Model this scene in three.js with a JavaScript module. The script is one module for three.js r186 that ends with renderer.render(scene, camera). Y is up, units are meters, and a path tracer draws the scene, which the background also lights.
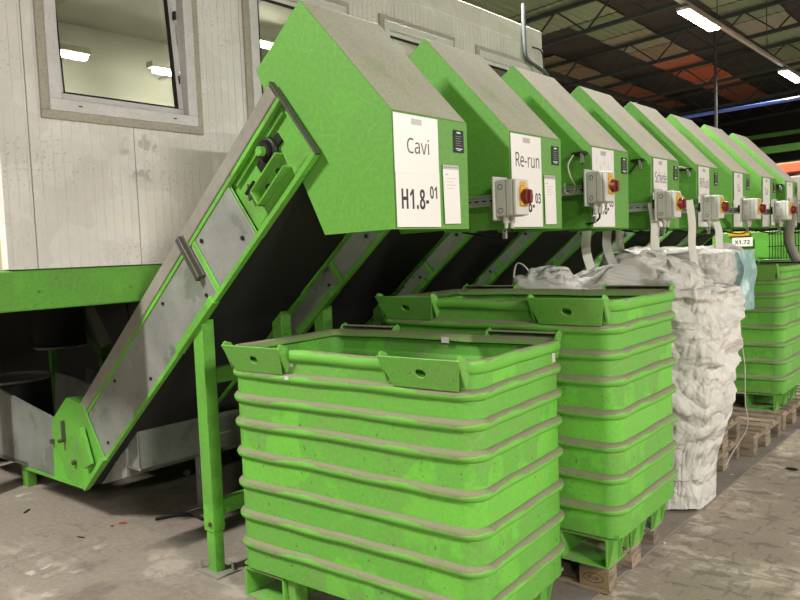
import * as THREE from 'three';
import { RoundedBoxGeometry } from 'three/addons/geometries/RoundedBoxGeometry.js';
import { RectAreaLightUniformsLib } from 'three/addons/lights/RectAreaLightUniformsLib.js';
import { mergeGeometries } from 'three/addons/utils/BufferGeometryUtils.js';

// ------------------------------------------------------------------ camera, lights, exposure
const scene = new THREE.Scene();
scene.background = new THREE.Color(0x050505);
const FOCAL = 730.605;                                   // pixels, for an 800 x 600 frame
const camera = new THREE.PerspectiveCamera(2 * Math.atan(300 / FOCAL) * 180 / Math.PI, 800 / 600, 0.05, 80);
camera.position.set(0, 1.65, 0);
camera.rotation.set(-0.0662528, 0.71775, -0.0394959, 'YXZ');
camera.updateMatrixWorld(true);
const renderer = new THREE.WebGLRenderer({ antialias: true });
renderer.toneMapping = THREE.LinearToneMapping;
renderer.toneMappingExposure = 1.8;
renderer.shadowMap.enabled = true;
RectAreaLightUniformsLib.init();
const LAMP_COLOR = new THREE.Color(1.0, 0.965, 0.905);
const LAMP_POWER = 360, AISLE_POWER = 540, CABIN_POWER = 18;
const LAMP_LEN = 1.36, LAMP_WID = 0.17;
// [x, y, z] of the hall's hanging lamps: the row over the cabin edge and the row over the aisle
const HALL_LAMPS = [[-4.3, 5.95, 2.0], [-3.95, 5, -5.8], [-3.95, 5, -11.77], [-3.95, 5, -17.36],
  [5.2, 5, 5.4], [5.2, 5, -0.2], [5.2, 5, -11.77], [8.2, 5, -0.2], [8.2, 5, -11.77]];
const CABIN_LAMPS = [[-5.5, 3.22, -2.44, 0.66], [-5.5, 3.22, -3.66, 0.66], [-4.9, 3.42, -3.85, 0.62], [-4.9, 3.42, -5.4, 0.62]];

// ------------------------------------------------------------------ helpers
function rng(seed) { let s = seed >>> 0; return () => { s = (s + 0x6D2B79F5) >>> 0; let t = s; t = Math.imul(t ^ (t >>> 15), t | 1); t ^= t + Math.imul(t ^ (t >>> 7), t | 61); return ((t ^ (t >>> 14)) >>> 0) / 4294967296; }; }
const V = (x, y, z) => new THREE.Vector3(x, y, z);
function pixelRay(px, py) { return V((px - 400) / FOCAL, -(py - 300) / FOCAL, -1).applyEuler(camera.rotation); }
const onX = (px, py, x) => { const d = pixelRay(px, py); return d.multiplyScalar(x / d.x).add(camera.position); };
const onY = (px, py, y) => { const d = pixelRay(px, py); return d.multiplyScalar((y - 1.65) / d.y).add(camera.position); };
const onZ = (px, py, z) => { const d = pixelRay(px, py); return d.multiplyScalar(z / d.z).add(camera.position); };

const taken = new Map();
function numbered(name) { const n = taken.get(name) || 0; taken.set(name, n + 1); return n ? `${name}_${String(n).padStart(3, '0')}` : name; }
function shade(o) { o.castShadow = true; o.receiveShadow = true; return o; }
function mesh(name, geo, mat, parent) { const m = shade(new THREE.Mesh(geo, mat)); m.name = name; if (parent) parent.add(m); return m; }
function tag(o, label, category, group) { Object.assign(o.userData, { label, category }); if (group) o.userData.group = group; return o; }
function thing(name, label, category, pos = [0, 0, 0], turn = 0, group) {
  const g = new THREE.Group(); g.name = numbered(name); scene.add(g); g.position.set(...pos); g.rotation.y = turn;
  return tag(g, label, category, group);
}
function single(name, geo, mat, label, category, group) { const m = mesh(numbered(name), geo, mat, scene); return tag(m, label, category, group); }
function struct(name, geo, mat, label) {
  const m = geo ? mesh(name, geo, mat, scene) : new THREE.Group(); m.name = name; scene.add(m);
  m.userData.kind = 'structure'; if (label) { m.userData.label = label; m.userData.category = 'structure'; } return m;
}
function cat(o, c) { o.userData.category = c; return o; }
function copyThing(root, pos, label, group) {
  const c = root.clone(); c.name = numbered(root.userData.base || root.name.replace(/_\d{3}$/, '')); c.userData = { ...root.userData }; scene.add(c); c.position.set(...pos);
  if (label) c.userData.label = label; if (group) c.userData.group = group; return c;
}
// uv in metres, projected along the dominant axis of each face
function metreUV(g) {
  const geo = g.index ? g.toNonIndexed() : g; const p = geo.attributes.position, n = p.count, uv = new Float32Array(n * 2);
  const a = V(), b = V(), c = V();
  for (let i = 0; i < n; i += 3) {
    a.fromBufferAttribute(p, i); b.fromBufferAttribute(p, i + 1); c.fromBufferAttribute(p, i + 2);
    const nn = b.clone().sub(a).cross(c.clone().sub(a)); const ax = Math.abs(nn.x), ay = Math.abs(nn.y), az = Math.abs(nn.z);
    [a, b, c].forEach((q, k) => {
      const [u, v] = ax >= ay && ax >= az ? [q.z, q.y] : ay >= az ? [q.x, q.z] : [q.x, q.y];
      uv[(i + k) * 2] = u; uv[(i + k) * 2 + 1] = v;
    });
  }
  geo.setAttribute('uv', new THREE.BufferAttribute(uv, 2)); return geo;
}
function merge(list) {
  return mergeGeometries(list.map((g) => { const q = g.index ? g.toNonIndexed() : g; for (const k of Object.keys(q.attributes)) if (!['position', 'normal', 'uv'].includes(k)) q.deleteAttribute(k); q.morphAttributes = {}; return q; }));
}
const bx = (w, h, d, x = 0, y = 0, z = 0, rx = 0, ry = 0, rz = 0) => { const g = new THREE.BoxGeometry(w, h, d); g.rotateX(rx); g.rotateY(ry); g.rotateZ(rz); return metreUV(g.translate(x, y, z)); };
const rb = (w, h, d, x = 0, y = 0, z = 0, r = 0.004) => metreUV(new RoundedBoxGeometry(w, h, d, 1, Math.min(r, w / 2.2, h / 2.2, d / 2.2)).translate(x, y, z));
const cyl = (r0, r1, h, seg = 16) => new THREE.CylinderGeometry(r0, r1, h, seg);
function cylBetween(a, b, r, seg = 10) { const d = b.clone().sub(a); const g = cyl(r, r, d.length(), seg); g.applyQuaternion(new THREE.Quaternion().setFromUnitVectors(V(0, 1, 0), d.clone().normalize())); g.translate(...a.clone().add(b).multiplyScalar(0.5).toArray()); return g; }
function barBetween(a, b, w, h) { const d = b.clone().sub(a); const g = new THREE.BoxGeometry(w, h, d.length()); const m = new THREE.Matrix4().lookAt(b, a, V(0, 1, 0)); g.applyMatrix4(m); g.translate(...a.clone().add(b).multiplyScalar(0.5).toArray()); return metreUV(g); }
function tube(pts, r, seg = 24, rad = 6) { return new THREE.TubeGeometry(new THREE.CatmullRomCurve3(pts.map((p) => V(...p))), seg, r, rad, false); }
// polygon in XY extruded from z0 to z1
function prism(pts, z0, z1, bevel = 0, holes = []) {
  const s = new THREE.Shape(pts.map((p) => new THREE.Vector2(p[0], p[1]))); holes.forEach((h) => s.holes.push(h));
  const g = new THREE.ExtrudeGeometry(s, { depth: z1 - z0 - 2 * bevel, bevelEnabled: bevel > 0, bevelThickness: bevel, bevelSize: bevel, bevelOffset: -bevel, bevelSegments: 1, curveSegments: 8 });
  return metreUV(g.translate(0, 0, z0 + bevel));
}

// ------------------------------------------------------------------ procedural textures
function hash(x, y, s) { let h = Math.imul(x | 0, 374761393) ^ Math.imul(y | 0, 668265263) ^ Math.imul(s | 0, 2147483647 ^ 0x5bd1e995); h = Math.imul(h ^ (h >>> 13), 1274126177); return ((h ^ (h >>> 16)) >>> 0) / 4294967296; }
const GX = Float64Array.from({ length: 32 }, (_, i) => Math.cos(i * Math.PI / 16)), GY = Float64Array.from({ length: 32 }, (_, i) => Math.sin(i * Math.PI / 16));
function hashInt(x, y, s) { let h = Math.imul(x, 374761393) ^ Math.imul(y, 668265263) ^ Math.imul(s, 362437); h = Math.imul(h ^ (h >>> 13), 1274126177); return (h ^ (h >>> 16)) >>> 0; }
function vnoise(x, y, per, s) { // tileable gradient noise, 0..1
  const xi = Math.floor(x), yi = Math.floor(y), fx = x - xi, fy = y - yi;
  const x0 = ((xi % per) + per) % per, y0 = ((yi % per) + per) % per, x1 = x0 + 1 === per ? 0 : x0 + 1, y1 = y0 + 1 === per ? 0 : y0 + 1;
  const ha = (hashInt(x0, y0, s) >>> 7) & 31, hb = (hashInt(x1, y0, s) >>> 7) & 31, hc = (hashInt(x0, y1, s) >>> 7) & 31, hd = (hashInt(x1, y1, s) >>> 7) & 31;
  const a = GX[ha] * fx + GY[ha] * fy, b = GX[hb] * (fx - 1) + GY[hb] * fy, c = GX[hc] * fx + GY[hc] * (fy - 1), d = GX[hd] * (fx - 1) + GY[hd] * (fy - 1);
  const ux = fx * fx * fx * (fx * (fx * 6 - 15) + 10), uy = fy * fy * fy * (fy * (fy * 6 - 15) + 10);
  return 0.5 + 0.82 * (a + (b - a) * ux + (c - a) * uy + (a - b - c + d) * ux * uy);
}
function noise3(x, y, z, s) { // smooth 3D value noise, 0..1
  const xi = Math.floor(x), yi = Math.floor(y), zi = Math.floor(z), w = (t) => t * t * t * (t * (t * 6 - 15) + 10), fx = w(x - xi), fy = w(y - yi), fz = w(z - zi);
  const h = (i, j, k) => hash(xi + i + 131 * (zi + k), yi + j, s); const l = (a, b, t) => a + (b - a) * t;
  return l(l(l(h(0, 0, 0), h(1, 0, 0), fx), l(h(0, 1, 0), h(1, 1, 0), fx), fy), l(l(h(0, 0, 1), h(1, 0, 1), fx), l(h(0, 1, 1), h(1, 1, 1), fx), fy), fz);
}
function fbm(u, v, base, oct, s) { let t = 0, a = 0.5, n = 0; for (let i = 0; i < oct; i++) { const p = base << i; t += a * vnoise(u * p, v * p, p, s + i * 17); n += a; a *= 0.55; } return t / n; }
const sm = (a, b, x) => { const t = Math.min(1, Math.max(0, (x - a) / (b - a))); return t * t * (3 - 2 * t); };
const mix = (a, b, t) => [a[0] + (b[0] - a[0]) * t, a[1] + (b[1] - a[1]) * t, a[2] + (b[2] - a[2]) * t];
function texture(size, fn, { repeat = [1, 1], color = true, height = size, scratches = null } = {}) {
  const d = new Uint8Array(size * height * 4), buf = new Float32Array(size * height * 3);
  for (let j = 0; j < height; j++) for (let i = 0; i < size; i++) { const c = fn(i / size, j / height); const k = (j * size + i) * 3; buf[k] = c[0]; buf[k + 1] = c[1]; buf[k + 2] = c[2]; }
  if (scratches) { const r = rng(scratches.seed); for (let n = 0; n < scratches.count; n++) { let x = r() * size, y = r() * height, a = scratches.angle === undefined ? r() * 6.28 : scratches.angle + (r() - 0.5) * scratches.spread; const L = size * (scratches.len * (0.3 + r())), t = scratches.alpha * (0.4 + 0.6 * r()); for (let q = 0; q < L; q++) { a += (r() - 0.5) * 0.06; x += Math.cos(a); y += Math.sin(a); const k = ((((y | 0) % height + height) % height) * size + (((x | 0) % size + size) % size)) * 3; for (let m = 0; m < 3; m++) buf[k + m] += (scratches.color[m] - buf[k + m]) * t; } } }
  for (let k = 0; k < size * height; k++) { for (let m = 0; m < 3; m++) d[k * 4 + m] = Math.max(0, Math.min(255, buf[k * 3 + m])); d[k * 4 + 3] = 255; }
  const t = new THREE.DataTexture(d, size, height); t.wrapS = t.wrapT = THREE.RepeatWrapping; t.magFilter = THREE.LinearFilter; t.minFilter = THREE.LinearMipmapLinearFilter; t.generateMipmaps = true;
  if (color) t.colorSpace = THREE.SRGBColorSpace; t.repeat.set(...repeat); t.needsUpdate = true; return t;
}
const std = (o) => new THREE.MeshStandardMaterial(o);

// worn green paint, one tile = 1.25 m
function paintTex(seed, base, fresh, dust, dustAmt, freshAt, chips = 0.55) {
  return texture(512, (u, v) => {
    const f = sm(freshAt, freshAt + 0.05, fbm(u, v, 3, 5, seed)), dn = sm(0.42, 0.75, fbm(u, v, 5, 5, seed + 40)), g = fbm(u, v, 64, 2, seed + 9) - 0.5;
    let c = mix(base, fresh, f); c = mix(c, dust, dn * dustAmt * (1 - 0.7 * f)); const chip = sm(0.75, 0.765, fbm(u, v, 40, 3, seed + 77)) * sm(0.5, 0.58, fbm(u, v, 4, 3, seed + 78));
    c = mix(c, [58, 62, 44], chip * chips); return [c[0] + g * 14, c[1] + g * 16, c[2] + g * 12];
  }, { repeat: [0.8, 0.8], scratches: { seed: seed + 3, count: 46, len: 0.09, alpha: 0.45, color: [150, 205, 110] } });
}
const GREEN = [99, 165, 62], FRESH = [106, 182, 62], DUST = [138, 131, 112];
const M = {};
M.binPaint = std({ map: paintTex(11, GREEN, FRESH, [112, 152, 76], 0.6, 0.56), roughness: 0.55 });
M.binInner = std({ map: paintTex(31, GREEN, FRESH, [118, 148, 86], 0.75, 0.6), roughness: 0.7 });
M.binDusty = std({ map: paintTex(51, GREEN, FRESH, DUST, 0.95, 0.66), roughness: 0.85 });
M.hoodPaint = std({ map: paintTex(71, [93, 153, 57], [95, 158, 57], [98, 148, 66], 0.35, 0.66, 0.12), roughness: 0.5 });
M.framePaint = std({ map: paintTex(91, [97, 164, 59], [103, 179, 60], [100, 126, 70], 0.45, 0.58), roughness: 0.5 });
M.beamPaint = std({ map: paintTex(101, [98, 164, 59], [103, 172, 60], [96, 142, 66], 0.45, 0.62), roughness: 0.45 });
// settled dust over painted sheet, with grain and a few wiped streaks
function dustTex(seed, base, under) {
  return texture(512, (u, v) => { const n = fbm(u, v, 4, 5, seed) - 0.5, g = fbm(u, v, 100, 2, seed + 5) - 0.5, w = sm(0.66, 0.74, fbm(u, v, 5, 5, seed + 50)); let c = mix(base, under, w * 0.45); return [c[0] + n * 26 + g * 26, c[1] + n * 26 + g * 26, c[2] + n * 24 + g * 24]; }, { repeat: [0.8, 0.8], scratches: { seed: seed + 1, count: 16, len: 0.05, alpha: 0.4, color: under } });
}
M.dust = std({ map: dustTex(121, [147, 147, 124], [122, 144, 94]), roughness: 0.95 });
M.dustB = std({ map: dustTex(131, [163, 158, 140], [140, 154, 112]), roughness: 0.95 });
// rib of a bin: u runs along the rib in metres, v from its underside (0) over its crown to its top (1), where grit lies with a ragged edge
M.rib = std({ map: texture(512, (u, v) => {
  const edge = 0.56 + (fbm(u, v * 0.2, 6, 5, 141) - 0.5) * 0.5, d = sm(edge, edge + 0.05, v) * sm(1.12, 1.0, v), worn = sm(0.60, 0.66, fbm(u, v, 9, 4, 151)) * sm(0.35, 0.5, v) * sm(0.75, 0.6, v), g = fbm(u, v, 64, 2, 161) - 0.5;
  let c = mix(mix(GREEN, FRESH, fbm(u, v, 4, 3, 143)), [128, 180, 92], worn * 0.7); c = mix(c, [128, 119, 101], d * (0.72 + 0.28 * fbm(u, v, 12, 3, 147))); return [c[0] + g * 18, c[1] + g * 18, c[2] + g * 16];
}, { height: 64 }), roughness: 0.75 });
M.galv = std({ map: texture(512, (u, v) => { const n = fbm(u, v, 5, 5, 171) - 0.5, g = fbm(u, v, 60, 3, 173) - 0.5, s = sm(0.6, 0.68, fbm(u, v, 4, 5, 175)); let c = mix([138, 140, 134], [112, 118, 106], s * 0.7); return [c[0] + n * 40 + g * 14, c[1] + n * 40 + g * 14, c[2] + n * 40 + g * 14]; }, { repeat: [0.8, 0.8], scratches: { seed: 5, count: 60, len: 0.06, alpha: 0.35, color: [178, 178, 172] } }), roughness: 0.5, metalness: 0.25 });
M.coverGrey = std({ map: texture(256, (u, v) => { const n = fbm(u, v, 4, 5, 181) - 0.5, g = fbm(u, v, 48, 3, 183) - 0.5; return [130 + n * 34 + g * 16, 127 + n * 34 + g * 16, 116 + n * 32 + g * 16]; }, { repeat: [0.8, 0.8] }), roughness: 0.65 });
M.steel = std({ color: 0x5a564e, roughness: 0.5, metalness: 0.6 });
M.blackSteel = std({ color: 0x23221f, roughness: 0.5, metalness: 0.4 });
M.roofSteel = std({ color: 0x474e4a, roughness: 0.7, metalness: 0.2 });
M.zinc = std({ color: 0xa8a8a2, roughness: 0.35, metalness: 0.85 });
M.railZinc = std({ color: 0xa3a49e, roughness: 0.5, metalness: 0.15 });
M.rubber = std({ color: 0x161616, roughness: 0.8 });
M.plastic = std({ color: 0xb9b8b0, roughness: 0.5 });
M.lidPlastic = std({ color: 0xc6c5bd, roughness: 0.45 });
M.yellow = std({ color: 0xd6a512, roughness: 0.5 });
M.red = std({ color: 0x701f1b, roughness: 0.4 });
M.cablePale = std({ color: 0xc9c7b8, roughness: 0.5 });
M.strap = std({ color: 0xd8d5cb, roughness: 0.9, side: THREE.DoubleSide });
M.pvc = std({ map: texture(256, (u, v) => { const n = fbm(u, v, 5, 5, 201) - 0.5, s = sm(0.55, 0.75, fbm(u, v, 36, 3, 203)); const c = mix([208, 205, 206], [166, 158, 150], s * 0.3); return [c[0] + n * 26, c[1] + n * 26, c[2] + n * 26]; }, { repeat: [2, 2] }), roughness: 0.45 });
M.trim = std({ map: texture(256, (u, v) => { const n = fbm(u, v, 5, 5, 211) - 0.5, s = sm(0.52, 0.75, fbm(u, v, 30, 4, 213)); const c = mix([170, 164, 152], [132, 124, 110], s * 0.45); return [c[0] + n * 22, c[1] + n * 22, c[2] + n * 22]; }, { repeat: [2, 2] }), roughness: 0.6 });
// coated wall sheet: grime specks, pale rubbed patches, smears
const blob = (u, v, cu, cv, ru, rv) => { let du = Math.abs(u - cu); du = Math.min(du, 1 - du); let dv = Math.abs(v - cv); dv = Math.min(dv, 1 - dv); return Math.max(0, 1 - Math.hypot(du / ru, dv / rv)); };
M.sheet = std({ map: texture(1024, (u, v) => {
  const n = fbm(u, v, 6, 5, 221) - 0.5, g = fbm(u, v, 90, 2, 223) - 0.5, w = fbm(u, v, 8, 5, 224) - 0.5, film = sm(0.50, 0.53, fbm(u + w * 0.05, v + w * 0.05, 6, 6, 225)), spk = sm(0.70, 0.74, fbm(u, v, 110, 2, 229)) * sm(0.5, 0.62, fbm(u, v, 5, 4, 231));
  const smear = sm(0.2, 0.6, Math.pow(blob(u, v, 0.88, 0.12, 0.09, 0.085), 0.6) * sm(0.42, 0.62, fbm(u + w * 0.04, v, 14, 4, 227))), pale = sm(0.22, 0.27, blob(u, v, 0.87, 0.95, 0.2, 0.13) * fbm(u + w * 0.06, v, 9, 5, 228) * 1.15);
  let c = mix([217, 213, 209], [224, 221, 218], film); c = mix(c, [146, 141, 138], smear * 0.5); c = mix(c, [228, 224, 216], pale * 0.8); c = mix(c, [120, 113, 105], spk * 0.3); return [c[0] + n * 22 + g * 8, c[1] + n * 22 + g * 8, c[2] + n * 22 + g * 8];
}, { repeat: [0.5, 0.5] }), roughness: 0.5 });
M.sheetInner = std({ map: texture(256, (u, v) => { const n = fbm(u, v, 5, 5, 241) - 0.5; return [172 + n * 20, 171 + n * 20, 158 + n * 20]; }, { repeat: [0.5, 0.5] }), roughness: 0.7 });
// trodden concrete, one tile = 4 m
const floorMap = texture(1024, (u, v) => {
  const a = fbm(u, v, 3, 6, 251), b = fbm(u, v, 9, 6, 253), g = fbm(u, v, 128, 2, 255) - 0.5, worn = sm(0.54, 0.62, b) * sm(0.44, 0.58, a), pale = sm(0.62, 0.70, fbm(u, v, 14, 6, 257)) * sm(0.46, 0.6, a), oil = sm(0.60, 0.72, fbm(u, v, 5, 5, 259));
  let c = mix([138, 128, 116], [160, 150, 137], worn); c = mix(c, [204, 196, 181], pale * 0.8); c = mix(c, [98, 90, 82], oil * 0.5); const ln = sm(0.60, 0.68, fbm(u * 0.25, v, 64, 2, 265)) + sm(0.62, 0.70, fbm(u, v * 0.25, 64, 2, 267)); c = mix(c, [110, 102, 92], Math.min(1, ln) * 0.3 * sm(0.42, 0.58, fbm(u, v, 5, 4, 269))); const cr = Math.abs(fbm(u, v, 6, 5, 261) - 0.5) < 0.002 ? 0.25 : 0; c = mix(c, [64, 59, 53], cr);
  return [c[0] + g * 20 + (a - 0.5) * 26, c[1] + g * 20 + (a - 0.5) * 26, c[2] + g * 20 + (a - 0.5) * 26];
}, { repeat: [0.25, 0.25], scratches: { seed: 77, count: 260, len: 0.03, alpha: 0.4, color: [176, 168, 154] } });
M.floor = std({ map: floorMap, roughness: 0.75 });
M.floorAisle = std({ map: texture(1024, (u, v) => {
  const a = fbm(u, v, 4, 6, 351), w = (fbm(u, v, 6, 4, 352) - 0.5) * 0.03, s1 = fbm(u * 0.25 + w, v + w, 48, 3, 353), s2 = fbm(u * 0.5, v + w, 24, 4, 355), g = fbm(u, v, 128, 2, 357) - 0.5, d = fbm(u + w, v * 0.25, 40, 2, 359);
  let c = mix([158, 146, 130], [188, 177, 160], sm(0.5, 0.62, s2) * sm(0.4, 0.6, a)); c = mix(c, [212, 203, 186], sm(0.56, 0.66, s1) * sm(0.44, 0.58, a) * 0.5); c = mix(c, [118, 107, 95], sm(0.57, 0.68, fbm(u * 0.5 + w, v, 20, 4, 361)) * 0.6); c = mix(c, [122, 112, 100], sm(0.66, 0.72, d) * 0.45);
  const cr = Math.abs(fbm(u, v, 5, 4, 363) - 0.5) < 0.0022 ? 0.4 : 0; c = mix(c, [100, 92, 82], cr); return [c[0] + g * 22 + (a - 0.5) * 24, c[1] + g * 22 + (a - 0.5) * 24, c[2] + g * 22 + (a - 0.5) * 24];
}, { repeat: [0.55, 0.55], scratches: { seed: 78, count: 200, len: 0.03, alpha: 0.35, color: [208, 198, 182] } }), roughness: 0.8 });
M.mat = std({ map: texture(256, (u, v) => { const n = fbm(u, v, 5, 5, 271) - 0.5, g = fbm(u, v, 60, 2, 273) - 0.5; return [128 + n * 40 + g * 16, 119 + n * 40 + g * 16, 109 + n * 38 + g * 16]; }, { repeat: [0.6, 0.6] }), roughness: 0.9 });
function woodTex(seed, base, dark) { return texture(256, (u, v) => { const w = fbm(u, v * 0.5, 2, 3, seed), ring = 0.5 + 0.5 * Math.sin((v * 22 + w * 9) * 6.283), f = fbm(u * 0.25, v, 32, 3, seed + 3), st = sm(0.46, 0.66, fbm(u, v, 5, 5, seed + 6)); let c = mix(base, dark, ring * 0.35 + (f - 0.5) * 0.6); c = mix(c, [86, 79, 68], st * 0.65); return c; }, { repeat: [1.2, 6] }); }
M.wood = [std({ map: woodTex(281, [152, 135, 110], [106, 90, 71]), roughness: 0.85 }), std({ map: woodTex(291, [136, 122, 102], [96, 84, 69]), roughness: 0.85 }), std({ map: woodTex(301, [164, 147, 122], [120, 103, 82]), roughness: 0.85 })];
M.bag = std({ map: texture(512, (u, v) => { const w = Math.sin(u * 6.283 * 128) * Math.sin(v * 6.283 * 128) * 5, n = fbm(u, v, 5, 5, 311) - 0.5, s = sm(0.62, 0.76, fbm(u, v, 6, 5, 313)); const c = mix([206, 203, 196], [172, 166, 155], s * 0.5); return [c[0] + w + n * 16, c[1] + w + n * 16, c[2] + w + n * 16]; }, { repeat: [1.5, 1.5] }), roughness: 0.62, side: THREE.DoubleSide, bumpScale: 0.036, bumpMap: texture(512, (u, v) => { const w = fbm(u, v, 4, 3, 317) - 0.5, r = (f, q, s) => Math.abs(2 * vnoise((u + w * 0.12) * f, (v * q + w * 0.1) * f, f * 4, s) - 1), h = 0.6 * r(4, 2, 318) + 0.3 * r(8, 1, 319) + 0.1 * r(16, 2, 320) ; const k = Math.min(255, h * 300); return [k, k, k]; }, { color: false, repeat: [1, 1] }) });
M.glass = new THREE.MeshPhysicalMaterial({ color: 0xf4f6ee, roughness: 0.03, transmission: 1, thickness: 0, ior: 1.5 });
M.roof = std({ map: texture(256, (u, v) => { const n = fbm(u, v, 4, 5, 321) - 0.5; return [72 + n * 28, 67 + n * 28, 60 + n * 26]; }, { repeat: [0.3, 0.3] }), roughness: 0.9 });
M.hallWall = std({ color: 0x4b4a44, roughness: 0.9 });
M.lampGlow = std({ color: 0xffffff, emissive: LAMP_COLOR, emissiveIntensity: 18, roughness: 0.5 });
M.cabinGlow = std({ color: 0xffffff, emissive: LAMP_COLOR, emissiveIntensity: 22, roughness: 0.5 });
M.lampBody = std({ color: 0xb8b4a6, roughness: 0.6 });
function canvasMat(w, h, draw, rough = 0.6) { const c = document.createElement('canvas'); c.width = w; c.height = h; const x = c.getContext('2d'); draw(x, w, h); const t = new THREE.CanvasTexture(c); t.colorSpace = THREE.SRGBColorSpace; return std({ map: t, roughness: rough }); }

// ------------------------------------------------------------------ the hall: floor, mat, walls, roof
{
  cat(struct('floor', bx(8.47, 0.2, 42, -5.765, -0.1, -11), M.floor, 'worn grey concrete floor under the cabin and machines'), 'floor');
  cat(struct('floor_aisle', bx(15.53, 0.2, 42, 6.235, -0.1, -11), M.floorAisle, 'pale scuffed concrete floor of the aisle'), 'floor');
  const mats = struct('floor_mat', null, null, 'dark floor strip running under the pallets and bins'); cat(mats, 'floor');
  let z = -2.62; for (let i = 0; i < 7; i++) { const L = i === 0 ? 1.9 : 2.35; mesh('plate', rb(2.0, 0.008, L - 0.012, -2.53 + (i === 2 ? 0.06 : i % 2 ? 0.012 : 0), 0.004, z - L / 2, 0.002), M.mat, mats); z -= L; }
  cat(struct('wall_far', bx(24, 8, 0.2, 2, 4, -30), M.hallWall, 'dark far end wall of the hall'), 'wall');
  cat(struct('wall_left', bx(0.2, 8, 42, -10.1, 4, -11), M.hallWall, 'dark long wall of the hall behind the cabin'), 'wall');
  cat(struct('wall_right', bx(0.2, 8, 42, 12, 4, -11), M.hallWall, 'dark long wall of the hall across the aisle'), 'wall');
  cat(struct('wall_near', bx(24, 8, 0.2, 2, 4, 9), M.hallWall, 'dark end wall of the hall behind the viewer'), 'wall');
}
const roofY = (x) => 6.25 + 0.055 * (x + 5);
{
  const roof = struct('ceiling', null, null, 'dark sheet roof of the hall with pale inserts'); cat(roof, 'ceiling');
  const slab = mesh('roof_deck', bx(24, 0.15, 42, 0, 0, 0), M.roof, roof); slab.rotation.z = Math.atan(0.055); slab.position.set(2, roofY(2) + 0.1, -11);
  // rows of insert panels, each one a sheet of its own with shallow trapezoid ribs
  const panelGeo = (() => { const pts = []; const n = 12, w = 1.0; for (let i = 0; i <= n; i++) { const x = -w / 2 + w * i / n; pts.push([x - 0.012, i % 2 ? -0.011 : 0], [x + 0.012, i % 2 ? -0.011 : 0]); } const top = pts.slice().reverse().map(([x, y]) => [x, y + 0.004]); return prism(pts.concat(top), -0.72, 0.72); })();
  const tones = [[0x9aa883], [0x8f9c78], [0xa8a182], [0xa08c70], [0xcc7c5c], [0xd66e50], [0xb06c56]].map(([c]) => std({ color: c, roughness: 0.8 }));  // salmon and red tones paint the red glow falling on the roof
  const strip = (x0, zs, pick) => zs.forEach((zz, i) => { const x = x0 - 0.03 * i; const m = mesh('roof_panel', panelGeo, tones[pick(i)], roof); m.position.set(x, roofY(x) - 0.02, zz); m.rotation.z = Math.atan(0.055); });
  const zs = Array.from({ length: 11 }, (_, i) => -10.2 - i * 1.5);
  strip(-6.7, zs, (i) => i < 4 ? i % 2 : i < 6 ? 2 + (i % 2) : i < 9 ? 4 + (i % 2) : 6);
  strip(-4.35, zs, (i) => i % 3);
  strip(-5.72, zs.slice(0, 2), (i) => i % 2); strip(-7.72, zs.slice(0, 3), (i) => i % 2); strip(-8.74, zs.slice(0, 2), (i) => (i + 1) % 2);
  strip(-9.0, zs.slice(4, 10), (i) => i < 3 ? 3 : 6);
}
function truss(z) {
  const t = thing('roof_truss', 'dark steel roof truss with diagonal webs below the hall roof', 'truss', [0, 0, z], 0, 'roof trusses'); t.userData.kind = 'structure';
  const yb = (x) => 5.62 + 0.055 * (x + 5), x0 = -9.9, x1 = 11.8;
  mesh('bottom_chord', barBetween(V(x0, yb(x0), 0), V(x1, yb(x1), 0), 0.07, 0.07), M.roofSteel, t);
  mesh('top_chord', barBetween(V(x0, roofY(x0) - 0.1, 0), V(x1, roofY(x1) - 0.1, 0), 0.08, 0.07), M.roofSteel, t);
  for (let i = 0; i < 18; i++) { const a = x0 + i * 1.2, b = a + 0.6; mesh('web', barBetween(V(a, yb(a), 0), V(b, roofY(b) - 0.1, 0), 0.028, 0.028), M.roofSteel, t); mesh('web', barBetween(V(b, roofY(b) - 0.1, 0), V(a + 1.2, yb(a + 1.2), 0), 0.028, 0.028), M.roofSteel, t); }
}
for (let i = 0; i < 6; i++) truss(-9.4 - i * 3.3);
function purlin(x, y, name, label) { const t = single(name, bx(0.09, 0.11, 40, x, y, -10.5), M.roofSteel, label, 'beam'); t.userData.kind = 'structure'; }
purlin(-8.3, 5.5, 'roof_beam', 'dark steel beam along the hall under the trusses over the cabin');
purlin(-2.6, 5.78, 'roof_beam', 'dark steel beam along the hall under the trusses over the aisle');

// hanging lamps and their trunking
function hallLamp([x, y, z], i) {
  const row = x < 0 ? 'over the machines' : x < 6 ? 'over the aisle' : 'beyond the aisle';
  const l = thing('ceiling_lamp', `glowing white tube lamp hanging under the roof ${row}`, 'lamp', [x, y, z], 0, `hanging tube lamps ${row}`);
  mesh('lamp_body', rb(0.2, 0.05, LAMP_LEN + 0.06, 0, 0.035, 0, 0.01), M.lampBody, l);
  mesh('diffuser', rb(LAMP_WID, 0.03, LAMP_LEN, 0, 0, 0, 0.012), M.lampGlow, l);
  for (const s of [-1, 1]) mesh('clip', y < 5.5 ? rb(0.04, 0.04, 0.04, 0, 0.078, s * 0.5, 0.004) : rb(0.04, roofY(x) - y - 0.04, 0.04, 0, (roofY(x) - y) / 2 + 0.03, s * 0.5, 0.004), M.lampBody, l);
  const a = new THREE.RectAreaLight(LAMP_COLOR, x < 0 && y < 5.5 ? LAMP_POWER : AISLE_POWER, LAMP_WID, LAMP_LEN); a.name = 'lamp_light'; a.position.set(0, -0.02, 0); a.rotation.x = -Math.PI / 2; l.add(a);
}
HALL_LAMPS.forEach(hallLamp);
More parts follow.
